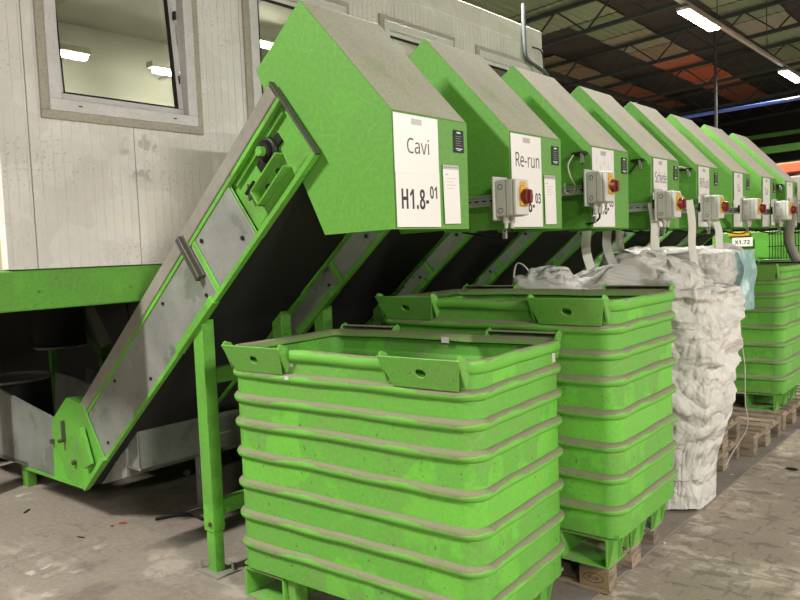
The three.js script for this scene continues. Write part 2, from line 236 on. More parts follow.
for (const [x, row] of [[-3.95, 'over the machines'], [5.2, 'over the aisle'], [8.2, 'beyond the aisle']]) {
  const t = thing('lamp_trunking', `pale cable trunking carrying the tube lamps ${row}`, 'trunking', [x, 5.125, -9]);
  mesh('trunking', bx(0.07, 0.05, x < 0 ? 26 : 34, 0, 0, x < 0 ? -4 : 0), M.lampBody, t);
  for (let i = 0; i < 9; i++) mesh('hanger', cylBetween(V(0, 0.02, 8 - i * 2.9), V(0, roofY(x) - 5.12, 8 - i * 2.9), 0.008, 6), M.roofSteel, t);
}

// ------------------------------------------------------------------ the sorting cabin on its beam
const XW = -3.85, CZ0 = -1.49, CZ1 = -6.76, CY0 = 1.635, CY1 = 3.82;
const WINDOWS = [[-1.675, -2.64], [-2.985, -3.955], [-4.285, -5.255], [-5.575, -6.545]], WY0 = 2.405, WY1 = 3.485;
{
  const cabin = struct('wall_front', null, null, 'dirty white ribbed sheet wall of the raised cabin'); cat(cabin, 'wall');
  // one sheet of cladding: flat pans with narrow raised lips, between z a > b and y0 < y1
  const sheet = (a, b, y0, y1) => {
    const pts = [[-0.06, 0]]; const W = a - b; pts.push([-0.001, 0]);
    for (let s = 0.045; s < W - 0.012; s += 0.052) pts.push([0, s], [-0.0035, s + 0.0025], [-0.0035, s + 0.0055], [0, s + 0.008]);
    pts.push([-0.001, W], [-0.06, W]);
    const sh = new THREE.Shape(pts.map(([x, s]) => new THREE.Vector2(x, s))); const g = new THREE.ExtrudeGeometry(sh, { depth: y1 - y0, bevelEnabled: false });
    g.rotateX(-Math.PI / 2); return metreUV(g.translate(XW, y0, a));
  };
  const J = [CZ0, -1.61, -2.185, -2.959, -3.72, -4.48, -5.24, -6.0, CZ1];   // joints between sheets
  for (let i = 0; i < J.length - 1; i++) {
    let segs = [[J[i] - 0.0025, J[i + 1] + 0.0025]];
    // cut around window openings
    const pieces = [];
    for (const [a, b] of segs) {
      let cuts = [a]; for (const [w0, w1] of WINDOWS) { for (const e of [w0, w1]) if (e < a - 0.02 && e > b + 0.02) cuts.push(e); } cuts.push(b); cuts.sort((p, q) => q - p);
      for (let k = 0; k < cuts.length - 1; k++) { const m = (cuts[k] + cuts[k + 1]) / 2; const w = WINDOWS.some(([w0, w1]) => m < w0 && m > w1); if (w) { pieces.push(sheet(cuts[k], cuts[k + 1], CY0, WY0)); pieces.push(sheet(cuts[k], cuts[k + 1], WY1, CY1 - 0.14)); } else pieces.push(sheet(cuts[k], cuts[k + 1], CY0, CY1 - 0.14)); }
    }
    mesh('panel', merge(pieces), M.sheet, cabin);
  }
  mesh('fascia', rb(0.06, 0.17, CZ0 - CZ1 + 0.02, XW - 0.026, CY1 - 0.075, (CZ0 + CZ1) / 2, 0.006), M.sheet, cabin);
  mesh('corner_flashing', rb(0.075, CY1 - CY0 - 0.17, 0.03, XW - 0.037, (CY0 + CY1 - 0.17) / 2, CZ0 + 0.012, 0.004), M.sheet, cabin);
  mesh('corner_flashing', rb(0.075, CY1 - CY0 - 0.17, 0.06, XW - 0.026, (CY0 + CY1 - 0.17) / 2, CZ1 + 0.02, 0.006), M.sheet, cabin);
  const back = -5.95, cxm = (XW - 0.06 + back) / 2, cw = XW - 0.06 - back;
  cat(struct('wall_cabin_back', bx(0.08, CY1 - CY0, CZ0 - CZ1, back - 0.04, (CY0 + CY1) / 2, (CZ0 + CZ1) / 2), M.sheetInner, 'pale inner back wall of the cabin seen through the windows'), 'wall');
  cat(struct('wall_cabin_end_near', bx(cw, CY1 - CY0, 0.06, cxm, (CY0 + CY1) / 2, CZ0 - 0.03), M.sheetInner, 'near end wall of the raised cabin'), 'wall');
  cat(struct('wall_cabin_end_far', bx(cw, CY1 - CY0, 0.06, cxm, (CY0 + CY1) / 2, CZ1 + 0.03), M.sheetInner, 'far end wall of the raised cabin'), 'wall');
  cat(struct('floor_added_deck', bx(4.0, 0.08, CZ0 - CZ1 + 0.6, back - 2.02, CY0 - 0.06, (CZ0 + CZ1) / 2), M.galv, 'added platform deck behind the cabin, darkening the space below'), 'floor');  // unseen deck, added to keep light out from under the cabin
  cat(struct('floor_cabin', bx(cw + 0.1, 0.1, CZ0 - CZ1, cxm - 0.02, CY0 - 0.05, (CZ0 + CZ1) / 2), M.galv, 'dark underside and floor of the raised cabin'), 'floor');
  const cc = struct('ceiling_cabin', null, null, 'pale panelled ceiling inside the cabin'); cat(cc, 'ceiling');
  for (let i = 0; i < 5; i++) mesh('ceiling_panel', rb(cw, 0.05, 1.06, cxm, 3.625, CZ0 - 0.06 - 0.53 - i * 1.066, 0.004), M.sheetInner, cc);
  mesh('roof_slab', bx(cw, 0.1, CZ0 - CZ1, cxm, CY1 - 0.06, (CZ0 + CZ1) / 2), M.sheet, cc);
  single('cabin_beam', merge([rb(0.14, 0.205, CZ0 - CZ1 + 0.3, XW - 0.065, 1.527, (CZ0 + CZ1) / 2 + 0.12, 0.012)]), M.beamPaint, 'long bright green steel beam carrying the white cabin wall', 'beam').userData.kind = 'structure';
  for (const [z, n] of [[-1.75, 0], [-6.5, 1]]) { const p = single('support_column', merge([rb(0.16, 1.42, 0.16, -5.7, 0.71, z, 0.01), rb(0.26, 0.02, 0.26, -5.7, 0.01, z, 0.004)]), M.framePaint, n ? 'green steel column under the far end of the cabin' : 'green steel column under the near end of the cabin', 'column'); p.userData.kind = 'structure'; }
}
WINDOWS.forEach(([z0, z1], i) => {
  const w = struct(`window_${i + 1}`, null, null, i === 0 ? 'white cabin window tilted open with a grey surround' : `white cabin window with a grey surround, ${['', 'partly hidden by the first hood', 'above the second hood', 'above the third hood'][i]}`); cat(w, 'window');
  const zm = (z0 + z1) / 2, ym = (WY0 + WY1) / 2, W = z0 - z1, H = WY1 - WY0;
  const ring = (name, W, H, t, d, x, mat, parent, r = 0.004) => { // four mitred-looking rails
    mesh(name, rb(d, t, W, x, WY0 + H0(H) + t / 2, zm, r), mat, parent); mesh(name, rb(d, t, W, x, WY0 + H0(H) + H - t / 2, zm, r), mat, parent);
    mesh(name, rb(d, H - 2 * t, t, x, WY0 + H0(H) + H / 2, zm + W / 2 - t / 2, r), mat, parent); mesh(name, rb(d, H - 2 * t, t, x, WY0 + H0(H) + H / 2, zm - W / 2 + t / 2, r), mat, parent);
  };
  const H0 = (h) => (H - h) / 2;
  ring('surround', W, H, 0.045, 0.05, XW - 0.008, M.trim, w);
  ring('frame', W - 0.085, H - 0.085, 0.062, 0.075, XW - 0.012, M.pvc, w);
  const s = new THREE.Group(); s.name = 'sash'; s.position.set(XW - 0.035, WY0 + 0.11, zm); w.add(s);
  const sw = W - 0.21, sh = H - 0.21, t = 0.035, sr = (n, a, b, y, z, m) => mesh(n, rb(0.05, a, b, 0, y, z, 0.006), m, s);
  sr('sash_rail', t, sw, t / 2, 0, M.pvc); sr('sash_rail', t, sw, sh - t / 2, 0, M.pvc); sr('sash_rail', sh - 2 * t, t, sh / 2, sw / 2 - t / 2, M.pvc); sr('sash_rail', sh - 2 * t, t, sh / 2, -sw / 2 + t / 2, M.pvc);
  mesh('gasket', merge([bx(0.03, 0.008, sw - 2 * t, 0.008, t + 0.004, 0), bx(0.03, 0.008, sw - 2 * t, 0.008, sh - t - 0.004, 0), bx(0.03, sh - 2 * t, 0.008, 0.008, sh / 2, sw / 2 - t - 0.004), bx(0.03, sh - 2 * t, 0.008, 0.008, sh / 2, -sw / 2 + t + 0.004)]), M.rubber, s);
  mesh('pane', bx(0.006, sh - 2 * t, sw - 2 * t, 0, sh / 2, 0), M.glass, s);
  if (i === 0) { s.rotation.z = 0.085; s.position.x -= 0.01; for (const y of [0.12, 0.5]) mesh('hinge', rb(0.03, 0.05, 0.012, XW - 0.05, WY0 + 0.2 + y, z1 + 0.118, 0.003), M.blackSteel, w); }
  mesh('drain_cap', merge([rb(0.006, 0.006, 0.022, XW + 0.027, WY0 + 0.075, z0 - 0.2), rb(0.006, 0.006, 0.022, XW + 0.027, WY0 + 0.075, z1 + 0.2)]), M.blackSteel, w);
});
CABIN_LAMPS.forEach(([x, y, z, L], i) => {
  const l = thing('tube_lamp', i < 2 ? 'glowing tube lamp on the back wall inside the cabin' : 'glowing tube lamp under the ceiling inside the cabin', 'lamp', [x, y, z], 0, i < 2 ? 'tube lamps on the cabin back wall' : 'tube lamps under the cabin ceiling');
  mesh('lamp_body', rb(0.1, 0.05, L + 0.05, -0.02, 0.045, 0, 0.008), M.lampBody, l); mesh('diffuser', rb(0.06, 0.045, L, 0, 0, 0, 0.015), M.cabinGlow, l);
  mesh('bracket', i < 2 ? bx(0.42, 0.02, 0.03, -0.23, 0.055, 0) : bx(0.02, 0.16, 0.03, -0.02, 0.12, 0), M.lampBody, l);
  const a = new THREE.RectAreaLight(LAMP_COLOR, CABIN_POWER, 0.06, L); a.name = 'lamp_light'; a.position.set(0, -0.03, 0); a.rotation.x = -Math.PI / 2; l.add(a);
});
{
  const c = thing('conduit_pipe', 'dark steel conduit bent around the top corner of the cabin', 'pipe', [XW + 0.03, 3.4, -6.4]);
  mesh('pipe', tube([[0, 0.62, 0.02], [0, 0.3, 0.02], [0.01, 0.1, 0], [0.05, 0.03, -0.12], [0.05, -0.02, -0.3], [0.05, -0.12, -0.36]], 0.021, 40, 8), M.roofSteel, c);
  mesh('cable', tube([[0.02, 0.22, -0.1], [0.02, 0.2, -0.28], [0.02, -0.3, -0.29]], 0.008, 20, 6), M.blackSteel, c);
  single('yellow_plate', rb(0.05, 0.13, 0.02, XW - 0.07, 1.71, CZ0 + 0.012, 0.004), M.yellow, 'small yellow plate at the near corner of the cabin wall', 'plate');
}

// ------------------------------------------------------------------ inclined conveyors with their discharge hoods
const ANG = 39.112 * Math.PI / 180, OX = -2.58, OY = 2.365, BASEX = -3.25;
const uv = (u, v) => [OX - Math.cos(ANG) * u - Math.sin(ANG) * v, OY - Math.sin(ANG) * u + Math.cos(ANG) * v];
const slab = (u0, u1, v0, v1, z0, z1, bev = 0.002) => prism([uv(u0, v0), uv(u1, v0), uv(u1, v1), uv(u0, v1)].reverse(), z0, z1, bev);
const HOOD_W = 0.501, PITCH = 0.8445, Z1 = -2.166, FAR = -0.56;
const T = [-2.396, 2.741], L = [-2.713, 2.502], B = [-2.304, 1.733], F = [-1.903, 1.738], G = [-1.898, 2.199];
const nut = (u, v, z, r = 0.011) => { const [x, y] = uv(u, v); const g = cyl(r, r, 0.014, 6); g.rotateX(Math.PI / 2); return g.translate(x, y, z); };
function shift(g) { return g.translate(-BASEX, 0, 0); }
function makeConveyor(full) {
  const c = thing('inclined_conveyor', '', 'conveyor', [BASEX, 0, Z1], 0, 'inclined conveyors in a row');
  const add = (n, g, m, p = c) => mesh(n, shift(g), m, p);
  // side frames
  for (const near of [true, false]) {
    const s = near ? 1 : -1, zf = near ? 0.046 : FAR, zz = (a, b) => near ? [zf - b, zf - a] : [zf + a, zf + b];
    add('side_frame', merge([slab(-0.04, 0.5, -0.405, -0.05, ...zz(0.034, 0.04)), slab(0.49, 2.9, -0.405, -0.05, ...zz(0.014, 0.02)), slab(-0.04, 2.9, -0.41, -0.385, ...zz(0, 0.03)), slab(-0.04, 2.62, -0.075, -0.052, ...zz(0, 0.03))]), M.framePaint);
    const p1 = add('cover_plate', slab(0.50, 0.885, -0.385, -0.075, ...zz(0.006, 0.012)), M.galv), p2 = add('cover_plate', slab(0.925, 2.62, -0.385, -0.075, ...zz(0.006, 0.012)), M.galv);
    const zb = near ? zf - 0.004 : zf + 0.004;
    for (const [u, v] of [[0.84, -0.12], [0.58, -0.33]]) add('bolt', nut(u, v, zb), M.blackSteel, p1);
    for (const [u, v] of [[1.0, -0.34], [1.35, -0.12], [1.75, -0.34], [2.1, -0.12], [2.45, -0.34]]) add('bolt', nut(u, v, zb, 0.009), M.blackSteel, p2);
    add('plate_strip', slab(0.888, 0.922, -0.385, -0.075, ...zz(0.002, 0.012)), M.framePaint);
    add('end_edge', slab(-0.048, -0.038, -0.412, 0.034, ...zz(-0.003, 0.03)), M.steel);
    const zl = near ? zf - 0.075 : zf + 0.075, post = new THREE.Group(); post.name = 'leg'; c.add(post);
    add('upper_tube', rb(0.085, 1.17, 0.075, BASEX, 0.225 + 1.17 / 2, near ? 0.0 : FAR + 0.04, 0.006), M.framePaint, post);
    add('lower_tube', rb(0.068, 0.25, 0.06, BASEX, 0.13, near ? 0.0 : FAR + 0.04, 0.005), M.framePaint, post);
    add('foot_plate', merge([rb(0.19, 0.012, 0.13, BASEX, 0.006, near ? 0.0 : FAR + 0.04, 0.003), cyl(0.008, 0.008, 0.05, 8).translate(BASEX - 0.08, 0.03, (near ? 0.0 : FAR + 0.04) + 0.045), cyl(0.008, 0.008, 0.05, 8).translate(BASEX + 0.08, 0.03, (near ? 0.0 : FAR + 0.04) - 0.045)]), M.coverGrey, post);
    add('clamp_bolt', nut(0, 0, 0, 0.013).translate(BASEX + 0.02 - OX, 0.27 - OY, (near ? 0.04 : FAR + 0.08)), M.steel, post);
    add('leg_gusset', slab(0.97, 1.41, -0.415, -0.37, ...zz(-0.012, 0.03)), M.framePaint, post);
    const br = add('guard_bracket', merge([slab(0.95, 0.985, -0.26, 0.008, ...zz(-0.03, -0.004)), slab(0.935, 0.955, -0.26, 0.008, ...zz(-0.006, 0.008))]), M.steel);
  }
  for (const y of [0.34, 1.04]) add('cross_brace', rb(0.05, 0.08, 0.5, BASEX, y, -0.26, 0.004), M.framePaint);
  add('top_cover', slab(-0.03, 2.62, -0.05, 0.03, FAR - 0.004, 0.05, 0.004), M.coverGrey);
  add('shaded_pan', slab(0.06, 2.9, -0.40, -0.385, FAR + 0.03, 0.02), M.rubber);  // closed bottom pan, its shade put into the colour as black
  // head bearing and take-up
  {
    const [bxx, byy] = uv(0.185, -0.165);
    const ring = new THREE.TorusGeometry(0.052, 0.016, 8, 24).translate(bxx, byy, 0.03); const hub = cyl(0.04, 0.044, 0.05, 20); hub.rotateX(Math.PI / 2); hub.translate(bxx, byy, 0.034);
    const b = add('bearing', merge([ring, hub, slab(0.09, 0.29, -0.19, -0.14, 0.01, 0.026)]), M.blackSteel);
    const sh = cyl(0.022, 0.022, 0.05, 16); sh.rotateX(Math.PI / 2); sh.translate(bxx, byy, 0.06); add('shaft_end', sh, M.framePaint, b);
    const tk = add('take_up_bracket', merge([slab(0.13, 0.38, -0.315, -0.305, 0.008, 0.06), slab(0.13, 0.38, -0.235, -0.225, 0.008, 0.06), slab(0.13, 0.38, -0.315, -0.225, 0.008, 0.014), slab(0.37, 0.38, -0.315, -0.225, 0.008, 0.06)]), M.framePaint);
    add('bolt', merge([nut(0.2, -0.27, 0.02, 0.014), nut(0.3, -0.27, 0.02, 0.014)]), M.blackSteel, tk);
    const [rx, ry] = uv(0.34, -0.2), [qx, qy] = uv(0.42, -0.2); add('threaded_rod', cylBetween(V(rx, ry, 0.04), V(qx, qy, 0.04), 0.009, 8), M.blackSteel, tk);
    add('stop_ear', prism([uv(0.385, -0.235), uv(0.43, -0.235), uv(0.385, -0.17)].reverse(), 0.03, 0.04), M.steel, tk);
    add('slot_lip', merge([slab(0.0, 0.46, -0.115, -0.105, 0.008, 0.03), slab(0.02, 0.46, -0.352, -0.346, 0.008, 0.014)]), M.framePaint);
  }
  // hood
  const hoodSheet = (p, q) => { const d = V(q[0] - p[0], q[1] - p[1], 0).normalize(), t = 0.005, n = [d.y * t, -d.x * t], mid = [-2.25, 2.2], s = (mid[0] - p[0]) * n[0] + (mid[1] - p[1]) * n[1] > 0 ? 1 : -1; const poly = [p, q, [q[0] + s * n[0], q[1] + s * n[1]], [p[0] + s * n[0], p[1] + s * n[1]]]; return prism(poly, -HOOD_W + 0.002, -0.002); };
  const hood = add('hood', merge([prism([T, L, B, F, G], -0.005, 0, 0.0015), prism([T, L, B, F, G], -HOOD_W, -HOOD_W + 0.005, 0.0015), hoodSheet(L, T), hoodSheet(T, G), hoodSheet(G, F)]), M.hoodPaint);
  {
    const n = V(G[1] - T[1], T[0] - G[0], 0).normalize().multiplyScalar(-1), o = 0.0015, e = 0.004; if (n.y < 0) n.multiplyScalar(-1);
    const P = (p, k) => [p[0] + n.x * k, p[1] + n.y * k], d = V(G[0] - T[0], G[1] - T[1], 0).normalize(), al = (p, k) => [p[0] + d.x * k, p[1] + d.y * k];
    add('dust_layer', prism([P(al(T, 0.006), -0.001), P(al(T, 0.006), o), P(al(G, -0.006), o), P(al(G, -0.006), -0.001)], -HOOD_W + 0.006, -0.006), M.dust, hood);
  }
  // tail hopper and level feed section
  const pz = (px, py) => { const p = onZ(px, py, Z1 + 0.05); return [p.x, p.y]; };
  const panel = [pz(52, 420), pz(66, 398), pz(83, 405), pz(104, 457), pz(87, 487), pz(55, 477)].reverse();
  const tail = add('tail_hopper', merge([prism(panel, 0.044, 0.052, 0.001), prism(panel, FAR - 0.008, FAR), prism([pz(52, 420), pz(66, 398), pz(83, 405), pz(80, 408), pz(66, 402), pz(54, 422)].reverse(), FAR, 0.044)]), M.framePaint);
  add('hopper_edge', merge([prism([pz(104, 457), pz(107, 460), pz(88, 490), pz(87, 487)].reverse(), 0.04, 0.075), prism([pz(87, 487), pz(88, 490), pz(26, 469), pz(27, 467)].reverse(), 0.044, 0.058)]), M.framePaint, tail);
  const [hx, hy] = pz(88, 447); const hatch = add('hatch_flap', rb(0.12, 0.24, 0.02, 0, 0, 0, 0.003).rotateZ(0.42).translate(hx, hy, 0.075), M.framePaint, tail);
  add('latch', merge([rb(0.02, 0.13, 0.03, ...pz(65, 430), 0.06), cyl(0.012, 0.012, 0.05, 8).rotateX(Math.PI / 2).translate(...pz(65, 440), 0.07), rb(0.03, 0.03, 0.03, ...pz(54, 441), 0.06), cyl(0.016, 0.016, 0.03, 8).rotateX(Math.PI / 2).translate(...pz(76, 462), 0.06)]), M.steel, tail);
  add('belly_plate', prism([pz(88, 488), pz(107, 458), pz(112, 452), pz(113, 481)].reverse(), FAR, -0.04), M.galv, tail);
  add('feed_side', merge([prism([pz(0, 391), pz(54, 420), pz(56, 477), pz(27, 467), pz(-20, 452), pz(-20, 384)].reverse(), 0.02, 0.04), prism([pz(0, 391), pz(54, 420), pz(56, 477), pz(27, 467), pz(-20, 452), pz(-20, 384)].reverse(), FAR, FAR + 0.02), prism([pz(27, 463), pz(27, 467), pz(-20, 452), pz(-20, 448)].reverse(), FAR, 0.04)]), M.galv);
  add('feed_post', rb(0.09, 0.44, 0.07, -5.72, 0.22, -0.05, 0.004), M.framePaint);
  return c;
}
const proto = makeConveyor(true);
// paper signs on the hood fronts; text reads on the +x face
function paper(w, h, draw) { return canvasMat(w, h, (x, W, H) => { x.fillStyle = '#e9e6e2'; x.fillRect(0, 0, W, H); draw(x, W, H); }, 0.35); }
const SIGNS = [['Cavi', 'H1.8-', '01'], ['Re-run', 'H1.8-', '03'], ['', 'H1.8-', '05'], ['Schede', '', ''], ['Rifiuti', '', ''], ['Cu', '', ''], ['Cat', '', ''], ['', '', '']];
const labelMat = canvasMat(96, 128, (x) => { x.fillStyle = '#191a1c'; x.fillRect(0, 0, 96, 128); x.fillStyle = '#e8e8e8'; x.fillRect(30, 10, 36, 9); x.fillStyle = '#8f8f8f'; for (let i = 0; i < 5; i++) x.fillRect(18, 34 + i * 13, 60 - (i % 2) * 14, 3); x.fillStyle = '#dcdcdc'; x.fillRect(16, 104, 64, 6); x.fillRect(30, 114, 36, 4); });
const noteMat = paper(128, 256, (x) => { x.fillStyle = '#b7b4ac'; x.fillRect(0, 0, 128, 20); x.fillStyle = '#55565c'; for (let i = 0; i < 7; i++) x.fillRect(8 + i * 17, 7, 8, 6); x.fillStyle = '#aaa69e'; x.fillRect(16, 40, 26, 4); for (let i = 0; i < 4; i++) x.fillRect(26, 58 + i * 14, 74 - (i % 2) * 20, 2); });
const facePlane = (w, h) => { const g = new RoundedBoxGeometry(w, h, 0.0016, 1, 0.0006); const p = g.attributes.position, n = p.count, u = new Float32Array(n * 2); for (let i = 0; i < n; i++) { u[2 * i] = p.getX(i) / w + 0.5; u[2 * i + 1] = p.getY(i) / h + 0.5; } g.setAttribute('uv', new THREE.BufferAttribute(u, 2)); return g.rotateY(Math.PI / 2); };
const ORD = ['first', 'second', 'third', 'fourth', 'fifth', 'sixth', 'seventh', 'last'];
const CONV_LABELS = [
  'green inclined conveyor whose hood sign reads Cavi H1.8-01, beside the cabin window tilted open',
  'green inclined conveyor whose hood sign reads Re-run',
  'green inclined conveyor with a scribbled sheet and number 05 on its hood',
  'green inclined conveyor whose hood sign reads Schede',
  'green inclined conveyor whose hood sign reads Rifiuti',
  'green inclined conveyor hood next beyond the Rifiuti hood',
  'green inclined conveyor hood second beyond the Rifiuti hood',
  'green inclined conveyor at the far end of the hood row'];
const conveyors = [];
for (let k = 0; k < 8; k++) {
  const c = k ? copyThing(proto, [BASEX, 0, Z1 - k * PITCH], CONV_LABELS[k]) : proto; c.userData.label = CONV_LABELS[k]; conveyors.push(c);
}
conveyors.forEach((c, k) => {
  const hood = c.children.find((o) => o.name === 'hood'), fx = G[0] + 0.003 - BASEX;
  if (k >= 2) hood.children.find((o) => o.name === 'dust_layer').material = M.dustB;
  const [top, num, sup] = SIGNS[k];
  const upper = paper(256, 208, (x, W, H) => {
    x.fillStyle = '#b9b6b0'; x.fillRect(98, 12, 62, 22); x.fillStyle = '#8d8a86'; for (let i = 0; i < 3; i++) x.fillRect(102, 16 + i * 6, 54, 1.5);
    if (k === 2) { x.strokeStyle = '#9a96a2'; x.lineWidth = 2; const r = rng(9); for (let i = 0; i < 26; i++) { x.beginPath(); const a = 10 + r() * 226, b = 10 + r() * 170; x.moveTo(a, b); x.quadraticCurveTo(a + r() * 20, b + r() * 26, a + r() * 14 - 4, b + 14 + r() * 26); x.stroke(); } return; }
    x.fillStyle = '#1c1c1e'; x.textAlign = 'center'; x.textBaseline = 'middle'; x.font = `${top.length > 5 ? 84 : 74}px sans-serif`; x.fillText(top, W * 0.53, H * 0.53, W * (top.length > 5 ? 0.84 : 0.62));
  });
  const lower = paper(256, 208, (x, W, H) => { x.fillStyle = '#1a1a1c'; if (!num) return; x.textBaseline = 'alphabetic'; x.font = 'bold 104px sans-serif'; x.textAlign = 'left'; x.fillText(num, 22, 140, 166); x.font = 'bold 66px sans-serif'; x.fillText(sup, 192, 98, 52); });
  const put = (n, m, w, h, y, z, x = 0, rot = 0) => { const o = mesh(n, facePlane(w, h), m, hood); o.position.set(fx + x, y, z); o.rotation.x = rot; return o; };
  const narrow = k >= 3; const w = narrow ? 0.235 : 0.28, zc = -0.004 - w / 2 - (narrow ? 0.03 : 0);
  put('paper_sign', upper, w, 0.232, 2.077, zc, 0.001).userData.label = top ? `white sheet reading ${top}` : 'white sheet with faint writing';
  put('paper_sign', lower, w, 0.222, 1.857, zc + (narrow ? 0.015 : -0.003), 0).userData.label = num ? `white sheet reading ${num}${sup}` : 'plain white sheet';
  put('black_label', labelMat, 0.072, 0.095, 2.115, -0.432).userData.label = 'small black printed label';
  if (k < 2 || k === 6 || k === 7) put('note_pocket', noteMat, 0.112, 0.25, 1.885, -0.37, 0, 0.02).userData.label = 'narrow clear pocket with a note';
});

// level duct running under the conveyors
{
  const p = onZ(140, 470, -2.22), q = onZ(117, 466, -2.22);
  const d = thing('collecting_duct', 'grey sheet metal duct lying under the conveyors near the floor', 'duct', [p.x, 0, -2.22]);
  mesh('duct_body', prism([[0, p.y], [0, p.y + 0.235], [-0.02, p.y + 0.235], [q.x - p.x, p.y + 0.02], [q.x - p.x, p.y]], -6.2, 0, 0.004), M.galv, d);
  mesh('end_flange', merge([rb(p.x - q.x + 0.03, 0.012, 0.012, -(p.x - q.x) / 2, p.y, 0.004), rb(0.012, 0.235, 0.012, 0.004, p.y + 0.1175, 0.004)]), M.zinc, d);
  for (let i = 0; i < 7; i++) mesh('duct_foot', rb(0.05, p.y, 0.05, -0.12, p.y / 2, -0.5 - i * 0.86, 0.004), M.galv, d);
  mesh('label_strip', rb(0.003, 0.012, 0.09, 0.002, p.y + 0.1, -0.62, 0.001), M.lidPlastic, d);
}

// isolator switches on punched rails along the near side of hoods two to eight
function makeSwitch() {
  const s = thing('isolator_switch', '', 'switch', [G[0], 1.88, 0], 0, 'isolator switches on the hood sides');
  const rail = mesh('mounting_rail', merge([rb(0.44, 0.046, 0.005, -0.22, 0, 0.055, 0.001), rb(0.44, 0.006, 0.02, -0.22, 0.023, 0.062, 0.001), rb(0.44, 0.006, 0.02, -0.22, -0.023, 0.062, 0.001), rb(0.03, 0.03, 0.056, -0.4, 0, 0.028, 0.002), rb(0.03, 0.03, 0.056, -0.22, 0, 0.028, 0.002)]), M.railZinc, s);
  for (let i = 0; i < 7; i++) mesh('rail_slot', bx(0.026, 0.006, 0.002, -0.33 + i * 0.045, 0, 0.0585), M.blackSteel, rail);
  mesh('rail_clip', rb(0.03, 0.06, 0.034, -0.028, 0.012, 0.07, 0.003), M.blackSteel, s);
  const base = mesh('base_plate', rb(0.014, 0.205, 0.125, -0.008, 0.004, 0.068, 0.006), M.plastic, s);
  const en = mesh('enclosure', rb(0.10, 0.172, 0.108, 0.047, 0.002, 0.068, 0.012), M.plastic, s);
  for (const y of [0.055, -0.055]) { const k = new THREE.TorusGeometry(0.012, 0.0016, 6, 18).translate(0.028, y, 0.1222); mesh('knockout', k, M.steel, en); }
  mesh('seam', bx(0.0015, 0.165, 0.0012, 0.06, 0.002, 0.1222), M.steel, en);
  const lid = mesh('lid', rb(0.022, 0.165, 0.112, 0.105, 0.002, 0.068, 0.008), M.lidPlastic, s);
  mesh('yellow_escutcheon', rb(0.016, 0.088, 0.062, 0.12, 0.006, 0.068, 0.004), M.yellow, s); mesh('yellow_tab', rb(0.006, 0.02, 0.05, 0.117, 0.064, 0.068, 0.002), M.yellow, s);
  const kn = cyl(0.033, 0.036, 0.026, 24).rotateZ(-Math.PI / 2).translate(0.138, 0.004, 0.068); const knob = mesh('rotary_knob', merge([kn, rb(0.02, 0.06, 0.02, 0.155, 0.004, 0.068, 0.006)]), M.red, s);
  for (const z of [0.04, 0.09]) mesh('cable_gland', merge([cyl(0.016, 0.016, 0.03, 10).translate(0.035, -0.098, z), cyl(0.011, 0.009, 0.03, 10).translate(0.035, -0.122, z)]), M.plastic, s);
  mesh('cable', tube([[0.035, -0.13, 0.04], [0.03, -0.16, 0.03], [-0.04, -0.19, 0.0], [-0.2, -0.16, -0.03], [-0.3, -0.14, -0.02]], 0.006, 24, 6), M.blackSteel, s);
  mesh('padlock', merge([rb(0.02, 0.032, 0.016, 0.03, -0.17, 0.095, 0.003), new THREE.TorusGeometry(0.011, 0.0025, 6, 14).translate(0.03, -0.152, 0.095)]), M.zinc, s);
  return s;
}
const sw0 = makeSwitch(); const SW_TXT = ['Re-run sign', 'scribbled sheet', 'Schede sign', 'Rifiuti sign', 'hood next beyond Rifiuti', 'hood second beyond Rifiuti', 'last hood of the row'];
for (let k = 1; k < 8; k++) {
  const y = k === 2 ? 1.955 : 1.875; const s = k === 1 ? sw0 : copyThing(sw0, [0, 0, 0]); s.position.set(G[0] + [0, -0.008, 0.03, 0.085, 0.085, 0.11, 0.14, 0.15][k], y, Z1 - k * PITCH + 0.003);
  s.userData.label = `grey switch box with red knob beside the ${SW_TXT[k - 1]}`;
}
// limit sensors with loose cables on some hood sides
function sensor(k, dx, dy, pale, label) {
  const s = thing('cable_sensor', label, 'sensor', [G[0] + dx, 2.15 + dy, Z1 - k * PITCH + 0.003], 0, 'loose cable sensors on the hood sides');
  mesh('sensor_body', rb(0.085, 0.018, 0.035, -0.01, 0.012, 0.018, 0.003), M.blackSteel, s); mesh('sensor_tip', cylBetween(V(0.01, 0.01, 0.03), V(0.025, -0.05, 0.05), 0.01, 8), M.zinc, s);
  mesh('cable', pale === 1 ? tube([[-0.04, 0.01, 0.03], [-0.06, -0.05, 0.06], [-0.045, -0.12, 0.06], [-0.02, -0.17, 0.06], [-0.04, -0.22, 0.06], [-0.08, -0.2, 0.06], [-0.085, -0.15, 0.06]], 0.005, 40, 6) : pale === 2 ? tube([[0.0, 0.02, 0.03], [-0.05, 0.03, 0.06], [-0.1, -0.02, 0.06], [-0.08, -0.12, 0.05], [-0.02, -0.2, 0.03]], 0.006, 40, 6) : tube([[0.0, 0.0, 0.03], [-0.06, -0.07, 0.05], [-0.14, -0.12, 0.05], [-0.26, -0.17, 0.03]], 0.007, 40, 6), pale ? M.cablePale : M.blackSteel, s);
}
sensor(2, -0.05, 0.0, 1, 'small sensor with pale looped cable on the side of the scribbled-sheet hood');
sensor(3, -0.07, 0.02, 0, 'small sensor with dark trailing cable on the side of the Schede hood');
sensor(4, -0.06, 0.01, 2, 'small sensor with white arched cable on the side of the Rifiuti hood');
sensor(7, -0.05, 0.0, 0, 'small dark sensor on the side of the farthest hood');

